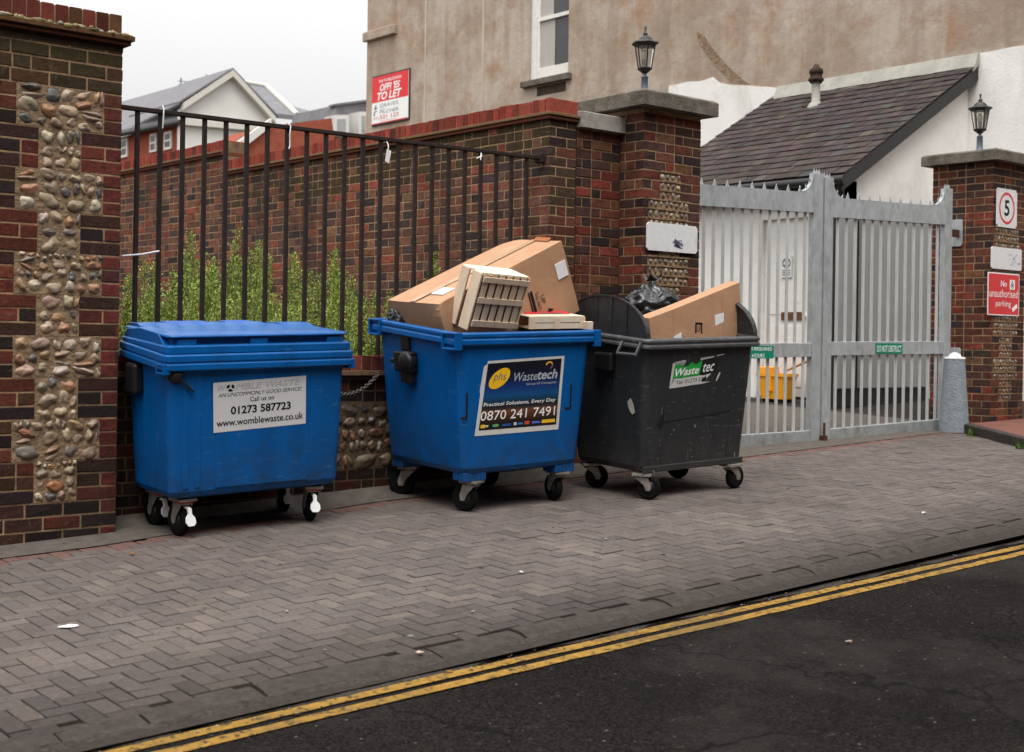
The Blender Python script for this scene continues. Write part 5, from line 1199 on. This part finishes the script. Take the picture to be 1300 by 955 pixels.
for i in range(70):                                    # paint flecks and scuffs on the front
    x, y = rng.uniform(-.47, .46), rng.uniform(.03, .72)*rng.random()**.4; r = rng.uniform(.0012, .0042)*(2.2 if rng.random() < .06 else 1)
    ellipse(mb, FF3, x, y, r, r*rng.uniform(.6, 2), .0065, rng.random(), 0, None, 6)
for x, y, w, h in ((.40, .05, .010, .03), (-.36, .40, .004, .05)): mb.fbox(FF3, x, x+w, y, y+h, .003, .0042)
mb.build('scuffs', pm('scuff', (.2, .195, .185), .8, .3, 30), B3)
mb = MB()
for pts in (((-.40, .33), (-.36, .30), (-.33, .34), (-.2, .348), (.1, .366), (.2, .36), (.30, .39), (.36, .385), (.37, .393), (.1, .373), (-.2, .355), (-.33, .35), (-.34, .44), (-.355, .45), (-.36, .37)),): mb.prism([FF3[0] + FF3[1]*x + FF3[2]*y + FF3[3]*.0008 for x, y in pts], FF3[3]*.0014)
mb.build('crease', M_black, B3)
cm = castor_master(B3, .083, .18, False, False, yaw=-.9); cm.location = (-.45, -.30, 0)
for (x, y, a) in ((.40, -.33, .95), (-.42, .26, .4), (.40, .26, 0)):
    c = copy_tree(cm, B3); c.location = (x, y, 0); c.rotation_euler.z = a

# ================================================================== WHAT LIES IN THE BINS
def rot(a, b, c):
    return Matrix.Rotation(a, 3, 'Z') @ Matrix.Rotation(b, 3, 'Y') @ Matrix.Rotation(c, 3, 'X')
def posed(name, label, cat, c, M3):
    Mx = M3.to_4x4(); Mx.translation = Vector(c); return thing(name, label, cat, mat=Mx)
ct = posed('cardboard_box', 'long closed brown cardboard carton tilted across the blue bin, black arrow marks on its side', 'carton', (5.768, 7.035, 1.381), rot(-.014, -.417, .071))
sx, sy, sz = 1.153, .542, .522
def dented(mb, sx, sy, sz, nx, ny, nz_, amp, seed, crush=()):
    def f(p):
        q = p*3.1 + Vector((seed, 0, 0)); e = 1 - max(abs(p.x)/sx, abs(p.y)/sy, abs(p.z)/sz)*2
        d = Vector((noise.noise(q), noise.noise(q + Vector((9, 0, 0))), noise.noise(q + Vector((0, 9, 0)))))*amp
        for (c, r, k) in crush:
            t = max(0, 1 - (p - Vector(c)).length/r); d -= p.normalized()*k*t*t
        return p + d
    def face(o, a, b, na, nb):
        P = [f(Vector(o) + Vector(a)*(i/na) + Vector(b)*(j/nb)) for j in range(nb+1) for i in range(na+1)]
        mb.add(P, [(j*(na+1)+i, j*(na+1)+i+1, (j+1)*(na+1)+i+1, (j+1)*(na+1)+i) for j in range(nb) for i in range(na)])
    x, y, z = sx/2, sy/2, sz/2
    face((-x, -y, -z), (sx, 0, 0), (0, 0, sz), nx, nz_); face((x, y, -z), (-sx, 0, 0), (0, 0, sz), nx, nz_)
    face((x, -y, -z), (0, sy, 0), (0, 0, sz), ny, nz_); face((-x, y, -z), (0, -sy, 0), (0, 0, sz), ny, nz_)
    face((-x, -y, z), (sx, 0, 0), (0, sy, 0), nx, ny); face((-x, y, -z), (sx, 0, 0), (0, -sy, 0), nx, ny)
mb = MB(); dented(mb, sx, sy, sz, 24, 12, 12, .006, 2., [((-sx/2, -sy/2, sz/2), .12, .03), ((sx/2, sy/2, sz/2), .14, .025), ((.1, -sy/2, sz/2), .10, .012)]); mb.build('carton_body', M_card, ct)
mb = MB(); n0 = 20
for i in range(n0):
    a, b = -sx/2 + sx*i/n0, -sx/2 + sx*(i+1)/n0; z = sz/2 + .0055; mb.quad((a, -.028, z), (b, -.028, z), (b, .028, z), (a, .028, z))
mb.build('tape', pm('parcel_tape', (.42, .27, .15), .25, .1, 9), ct)
mb = MB(); mb.box(sx/2-.002, sx/2+.006, -sy/2+.02, sy/2-.02, -.03, .03)
mb.build('seam', M_cardin, ct)
mb = MB(); mb.prism([(sx/2-.03, -.16, sz/2+.001), (sx/2-.02, .0, sz/2+.002), (sx/2+.02, .0, sz/2+.012), (sx/2+.01, -.16, sz/2+.012)], (0, 0, .006)); mb.build('loose_flap', pm('flap_brown', (.3, .11, .05), .85), ct)
mb = MB(); mb.box(-.44, -.33, -.16, -.04, sz/2, sz/2+.0065); mb.build('sticker', M_tape, ct)
mb = MB(); mb.box(sx/2-.12, sx/2-.02, -sy/2-.0065, -sy/2, .02, .13); mb.build('sticker', M_tape, ct)
mb = MB(); FRc = (Vector((0, -sy/2 - .006, 0)), UX, UZ, -UY); z = .0012
mb.fbox(FRc, .16, .17, -.14, .04, 0, z); mb.fbox(FRc, .178, .20, -.12, .04, 0, z); mb.fbox(FRc, .16, .31, -.16, -.145, 0, z); mb.poly([FRc[0] + FRc[1]*x + FRc[2]*y + FRc[3]*z for x, y in ((.30, -.175), (.345, -.15), (.30, -.125))])
FRt = (FRc[0] + UX*.215 + UZ*.02, -UZ, UX, -UY); text(mb, FRt, 'THIS WAY', 0, 0, .13, .03, z); text(mb, FRt, 'UP', .04, .045, .06, .035, z)
mb.build('printed_marks', M_ink, ct)
mb = MB(); 
# crates
cr = posed('wooden_crate', 'pale slatted wooden fruit crate leaning on end against the big carton', 'crate', Vector((5.608, 6.799, 1.429))*.983 + OC*.017, rot(.119, .022, .325))
w, d, h = .46, .19, .35
mb = MB()
for k in range(6):
    x = -w/2 + .03 + k*(w-.06-.05)/5; mb.box(x, x+.05, -d/2, -d/2+.006, -h/2+.02, h/2)
mb.build('slats', M_wood, cr, bevel=.001)
for z0, z1, yy in ((-h/2, -h/2+.04, -.012), (-.02, .018, -.010), (h/2-.055, h/2-.02, -.011)):
    mb = MB(); mb.box(-w/2+.02, w/2-.005, -d/2+yy, -d/2-.0005, z0, z1); mb.build('batten', M_wood, cr, bevel=.001)
for s in (-1, 1):
    for y0, y1 in ((-d/2, -.01), (.02, d/2)):
        mb = MB(); mb.box(s*(w/2-.006)-.007, s*(w/2-.006)+.007, y0, y1, -h/2-.03, h/2+.0); mb.build('side_board', M_wood, cr, bevel=.0015)
mb = MB(); mb.box(-w/2+.008, w/2-.008, -d/2+.004, -.012, h/2-.004, h/2+.006); mb.box(-w/2+.008, w/2-.008, .0, d/2, h/2-.004, h/2+.006); mb.build('end_board', pm('pale_wood', (.74, .63, .5), .75, .08, 14, stretch=4), cr, bevel=.001)
mb = MB(); mb.box(-w/2+.02, w/2-.02, -d/2+.03, -d/2+.034, -h/2+.03, h/2-.02); mb.build('lining', pm('crate_lining', (.30, .10, .055), .7, .2, 8), cr)
cb = posed('wooden_crate', 'flat pale wooden crate lying upside down at the right end of the blue bin', 'crate', (6.03, 6.72, 1.285), rot(-.22, -.03, .10))
w, d, h = .43, .34, .085; mb = MB()
for k in range(4):
    y = -d/2 + k*(d-.075)/3; mb.box(-w/2, w/2, y, y+.075, h/2-.006, h/2)
mb.build('slats', pm('pale_wood2', (.72, .60, .46), .75, .1, 14, stretch=4), cb, bevel=.001)
mb = MB(); mb.box(-w/2, w/2, -d/2, -d/2+.01, -h/2, -.004); mb.box(-w/2, w/2, -d/2-.002, -d/2+.008, .0, h/2-.008); mb.build('side_board', MATS['pale_wood2'], cb, bevel=.001)
for x in (-w/2+.0, -.02, w/2-.04):
    mb = MB(); mb.box(x, x+.04, -d/2-.008, -d/2-.0025, -h/2, h/2-.008); mb.build('cleat', M_wood, cb, bevel=.001)
mb = MB(); mb.box(w/2-.02, w/2+.05, -d/2-.03, -d/2+.0, -h/2-.01, .005); mb.build('corner_post', M_wood, cb, bevel=.002)
mb = MB(); mb.box(-w/2+.01, w/2-.01, -d/2+.02, d/2-.01, -h/2, -h/2+.01); mb.build('back_board', M_wood, cb)
pp = posed('red_sheet', 'crumpled red printed sheet lying on the flat crate under the carton', 'paper', (6.0, 6.80, 1.345), rot(-.3, -.02, .16))
mb = MB(); n = 9; P = []; 
for j in range(6):
    for i in range(n): P.append((-.23 + .46*i/(n-1), -.10 + .2*j/5, .010*noise.noise((i*.6, j*.7, 3.))))
mb.add(P, [(j*n+i, j*n+i+1, (j+1)*n+i+1, (j+1)*n+i) for j in range(5) for i in range(n-1)], 0, (.55, .02, .03)); 
for k in range(0, len(mb.c)):
    if k % 8 in (0, 1) and k < 24: mb.c[k] = (.55, .36, .22)
    if k % 8 in (4, 5, 6) and k < 12: mb.c[k] = (.13, .10, .09)
o = mb.build('sheet', [M_print], pp); sd = o.modifiers.new('thick', 'SOLIDIFY'); sd.thickness = .004
def crumple(name, label, c, ax, seed, knot=True, parts=None):
    t = thing(name, label, 'bin bag', c); vs = []; nu, nv = 80, 52; mb = MB()
    for j in range(nv+1):
        ph = math.pi*j/nv
        for i in range(nu):
            q = 2*math.pi*i/nu; p = Vector((math.sin(ph)*math.cos(q), math.sin(ph)*math.sin(q), math.cos(ph))); s = Vector((seed, seed*2, 0))
            k = 1 + .18*noise.noise(p*1.6 + s) - .20*abs(noise.noise(p*3.4 + s)) - .13*abs(noise.noise(Vector((p.x*7, p.y*7, p.z*3)) + s)) - .05*abs(noise.noise(p*16 + s)) + .05*math.sin(q*9 + 3*noise.noise(p*2 + s))*max(0, math.cos(ph))
            vs.append((p.x*ax[0]*k, p.y*ax[1]*k, p.z*ax[2]*k))
    mb.add(vs, [(j*nu+i, j*nu+(i+1) % nu, (j+1)*nu+(i+1) % nu, (j+1)*nu+i) for j in range(nv) for i in range(nu)], 0, None, True); mb.build('sack', M_bag, t)
    if knot:
        mb = MB(); rng = random.Random(seed)
        mb.lathe([(.05, ax[2]*.93), (.02, ax[2]*1.05), (.014, ax[2]*1.12), (.03, ax[2]*1.2)], n=10)
        for k in range(6):
            a = k*1.05; mb.prism([(0, 0, ax[2]*1.1), (math.cos(a)*.02, math.sin(a)*.02, ax[2]*1.1), (math.cos(a)*.07, math.sin(a)*.07, ax[2]*1.1 + rng.uniform(-.01, .07)), (math.cos(a+.5)*.06, math.sin(a+.5)*.06, ax[2]*1.1 + rng.uniform(.0, .07))], (0, .004, .004))
        mb.build('knot', M_bag, t)
    return t
crumple('bin_bag', 'knotted black bin bag behind the flat carton in the grey bin', (7.09, 6.72, 1.365), (.27, .21, .21), 3)
p = onv(488, 388, 7.2); crumple('bin_bag', 'black bin bag end peeping out at the left back of the blue bin', (5.22, 7.27, p.z-.10), (.10, .10, .13), 8, False)
mb = MB()
# flat carton in the grey bin: extruded outline with a fold line
fc = thing('cardboard_box', 'flattened brown cardboard carton slanting up out of the grey bin', 'carton', (6.95, 6.25, 1.25)); off = fc.location; vv = 6.27
q = [onv(x, y, vv) for x, y in ((831, 470), (824, 404), (854, 393), (939, 358.5), (945, 470))]
mb = MB(off); mb.prism(q[::-1], (0.0, .10, .012)); mb.build('carton_body', M_card, fc, bevel=.003)
mb = MB(off); a, b = onv(853.5, 394, vv), onv(857, 460, vv); n_ = Vector((0, -.001, 0)); mb.hexa([a + n_, a + n_ + UX*.006, a + n_*-2 + UX*.006, a + n_*-2, b + n_, b + n_ + UX*.006, b + n_*-2 + UX*.006, b + n_*-2]); 
a, b = onv(916, 369, vv), onv(920, 460, vv); mb.hexa([a + n_, a + n_ + UX*.003, a + n_*-2 + UX*.003, a + n_*-2, b + n_, b + n_ + UX*.003, b + n_*-2 + UX*.003, b + n_*-2]); mb.build('fold_line', M_cardin, fc)
mb = MB(off)
for pts in (((907.5, 400), (919, 397), (918.5, 409), (908, 414)), ((855.5, 427), (865, 422), (865, 431), (855, 432))): mb = MB(off); mb.prism([onv(x, y, vv-.0005) for x, y in pts][::-1], (0, -.001, 0)); mb.build('sticker', M_tape, fc)
mb = MB(off); F = (onv(882.5, 423, vv-.001), UX, UZ, -UY); mb.fbox(F, 0, .014, 0, .075, 0, .001); mb.fbox(F, 0, .07, .062, .075, 0, .001); mb.fbox(F, .06, .075, .0, .075, 0, .001); text(mb, F, 'UP', .02, .01, .035, .04, .001); mb.build('printed_marks', M_ink, fc)

# ================================================================== CHAIN, LITTER
A_, B_ = onv(430, 500, 7.40), onv(481, 474, 7.40); mid = (A_+B_)/2; mb = MB(mid); pts = []
for i in range(60):
    f = i/59; p = A_.lerp(B_, f); p.z -= .10*f*(1-f)*2; pts.append(p)
for k in range(0, 58, 3):
    p, q = pts[k], pts[min(k+3, 59)]; c = (p+q)/2; d = (q-p).normalized(); s = d.cross(UY).normalized() if (k//3) % 2 else UY; L2 = (q-p).length*.72
    mb.tube([c + d*L2*math.cos(a) + s*.011*math.sin(a) for a in [2*math.pi*i/10 for i in range(11)]], .0038, 6, cap=False)
o = mb.build('chain', pm('chain_steel', (.13, .12, .11), .45, .2, 40, metal=.6)); o.location = mid; tag(o, 'grey steel chain hanging between the two blue bins', 'chain')
def gpt(px, py):
    q = ray(px, py); n = Vector((-.034, -.04, 1)); k = n.dot(Vector((3.23, 7.26, 0))); t = (k - n.dot(OC))/n.dot(q); return OC + q*t
LIT = [(88, 796, .045, 'white splash of bird lime on the paving, lower left', M_inkwhite, 'bird_dropping', 'dropping'), (662, 729, .018, 'small white paper scrap in the middle of the paving', M_scrap, 'litter_scrap', 'litter'), (1172, 653, .02, 'white paper scrap on the paving left of the kerb at right', M_scrap, 'litter_scrap', 'litter'),
       (533, 832, .022, 'pinkish crumpled wrapper on the kerb at the bottom', pm('pink', (.5, .36, .32), .8), 'wrapper', 'litter'), (570, 846, .016, 'brown dead leaf in the gutter beside the yellow lines', M_dead, 'dead_leaf', 'leaf'), (944, 586, .02, 'yellowish dead leaf right of the grey bin', M_dead, 'dead_leaf', 'leaf'),
       (940, 619, .012, 'tiny white scrap right of the rear grey bin wheel', M_scrap, 'litter_scrap', 'litter'), (770, 686, .014, 'small pale blue bottle top on the paving', pm('paleblue', (.4, .5, .55), .6), 'bottle_top', 'litter'), (168, 705, .02, 'yellow brown leaf on the red blocks by the cobbled pier', M_dead, 'dead_leaf', 'leaf'), (1078, 806, .018, 'pale leaf lying on the dark road', pm('paleleaf', (.28, .22, .16), .8), 'dead_leaf', 'leaf')]
for i, (px, py, r, lab, mt, nm, cat) in enumerate(LIT):
    p = gpt(px, py); rng = random.Random(i+50); mb = MB()
    zz = (RD(p.x) if p.y < VK(p.x) else 0) + .005
    P = [(math.cos(a)*r*rng.uniform(.25, 1.15), math.sin(a)*r*rng.uniform(.25, 1.15), rng.uniform(.0, .5)*r*(.0 if 'drop' in nm else 1)) for a in [2*math.pi*k/9 for k in range(9)]]
    mb.prism(P, (0, 0, .002)); o = mb.build(nm, mt); o.location = (p.x, p.y, G(p.x, p.y) + zz); tag(o, lab, cat)

m = MB(); rng = random.Random(88)
for i in range(900):
    t = rng.random()
    if t < .55: u = rng.uniform(1, 12); v = VK(u) - abs(rng.gauss(0, .05)); z = G(u, v) + RD(u) + .004
    elif t < .75: u = rng.uniform(2.4, 12.4); v = (7.22 if u < 3.2 else 7.42 if u < 6.7 else 7.3) - abs(rng.gauss(0, .10)); z = G(u, v) + .014
    else: u = rng.uniform(1, 12); v = rng.uniform(4.3, 7); z = G(u, v) + .003
    r = rng.uniform(.002, .006)*(2.2 if rng.random() < .06 else 1); c = pal_mix(rng, [(3, (.16, .13, .1)), (2, (.05, .04, .03)), (1.5, (.3, .27, .23)), (1.5, (.2, .11, .04))])
    a = rng.uniform(0, 6.28); P = [(u + math.cos(a+q)*r*k, v + math.sin(a+q)*r*k, z + rng.uniform(0, .3)*r) for q, k in ((0, 1.5), (1.5, .7), (3.1, 1.3), (4.6, .8))]
    m.prism(P, (0, 0, r*.5), 0, c)
o = m.build('debris', [M_flint]); tag(o, 'fine grit and dead leaf bits scattered along gutter and wall foot', 'grit', kind='stuff')
# unseen terrace added across the street behind the viewer, to shade the low sky
TR = thing('added_terrace', 'added dark brick terrace with sash windows, unseen behind the viewer, shading the low sky', 'house', (5, -5, -1)); off = TR.location
mb = MB(off); mb.box(-30, 40, -11, -4.2, -2, 9.4); mb.build('wall', pm('terrace_brick', (.10, .06, .045), .9, .3, 8), TR)
mb = MB(off); mb.prism([(-30.2, -11.2, 9.4), (-30.2, -4.0, 9.4), (-30.2, -7.6, 11.6)], (70.4, 0, 0)); mb.build('roof', M_farslate, TR)
for i in range(12):
    for z in (.6, 3.7, 6.8):
        x = -26 + i*5.5; mb = MB(off); mb.box(x, x+1.0, -4.24, -4.16, z, z+1.7); w_ = mb.build('window', M_whitepaint, TR); mb = MB(off); mb.box(x+.08, x+.92, -4.17, -4.14, z+.08, z+1.62); mb.build('pane', M_glass, w_)
    mb = MB(off); mb.box(x+2.2, x+3.1, -4.24, -4.15, -.6, 1.6); mb.build('door', M_blackpaint, TR)
# ================================================================== LIGHT AND CAMERA
SUN_EL, SUN_AZ = 64., 232.    # direction to the sun in plan (degrees from +u towards +v)
w = bpy.data.worlds.new('World'); scn.world = w; w.use_nodes = True; N = w.node_tree.nodes; L = w.node_tree.links
bg = N['Background']; sk = N.new('ShaderNodeTexSky'); sk.sky_type = 'NISHITA'; sk.sun_disc = False
sk.sun_elevation = R(SUN_EL); sk.sun_rotation = R(90 - SUN_AZ); sk.dust_density = 6; sk.air_density = 1.2; sk.ozone_density = 1
hs = N.new('ShaderNodeHueSaturation'); hs.inputs['Saturation'].default_value = .03; L.new(sk.outputs[0], hs.inputs['Color'])
mx = N.new('ShaderNodeMix'); mx.data_type = 'RGBA'; mx.inputs['Factor'].default_value = .85; L.new(hs.outputs[0], mx.inputs['A']); mx.inputs['B'].default_value = (6.5, 6.5, 6.53, 1)
tcw = N.new('ShaderNodeTexCoord'); sx_ = N.new('ShaderNodeSeparateXYZ'); L.new(tcw.outputs['Generated'], sx_.inputs[0])
mz = N.new('ShaderNodeMapRange'); mz.inputs['From Min'].default_value = .12; mz.inputs['From Max'].default_value = .95; mz.inputs['To Min'].default_value = 1.0; mz.inputs['To Max'].default_value = 3.2; L.new(sx_.outputs['Z'], mz.inputs['Value'])
ms = N.new('ShaderNodeVectorMath'); ms.operation = 'SCALE'; L.new(mx.outputs['Result'], ms.inputs[0]); L.new(mz.outputs['Result'], ms.inputs['Scale'])
L.new(ms.outputs[0], bg.inputs['Color']); bg.inputs['Strength'].default_value = .1
sd = bpy.data.lights.new('sun', 'SUN'); sd.energy = 1.5; sd.angle = R(28); sd.color = (1, .96, .9)
so = bpy.data.objects.new('sun', sd); COL.objects.link(so)
dirv = Vector((math.cos(R(SUN_AZ))*math.cos(R(SUN_EL)), math.sin(R(SUN_AZ))*math.cos(R(SUN_EL)), math.sin(R(SUN_EL))))
so.rotation_euler = dirv.to_track_quat('Z', 'Y').to_euler(); so.location = (0, 0, 20)
cd = bpy.data.cameras.new('camera'); co = bpy.data.objects.new('camera', cd); COL.objects.link(co)
X0, F0 = Vector((S, -C, 0)), Vector((C, S, 0)); cr_, sr_ = math.cos(ROLL), math.sin(ROLL)
Rt = X0*cr_ + UZ*sr_; Up = -X0*sr_ + UZ*cr_
Mx = Matrix((Rt, Up, -F0)).transposed().to_4x4(); Mx.translation = OC; co.matrix_world = Mx
cd.sensor_width = 36; cd.lens = FP/1300*36; cd.shift_y = -44.5/1300; cd.clip_start = .1; cd.clip_end = 2000
cd.dof.use_dof = True; cd.dof.focus_distance = 8.3; cd.dof.aperture_fstop = 4.0
scn.camera = co
scn.view_settings.view_transform = 'Standard'; scn.view_settings.look = 'None'; scn.view_settings.exposure = .36; scn.view_settings.gamma = 1
scn.render.engine = 'CYCLES'; scn.cycles.use_denoising = True; scn.cycles.max_bounces = 6
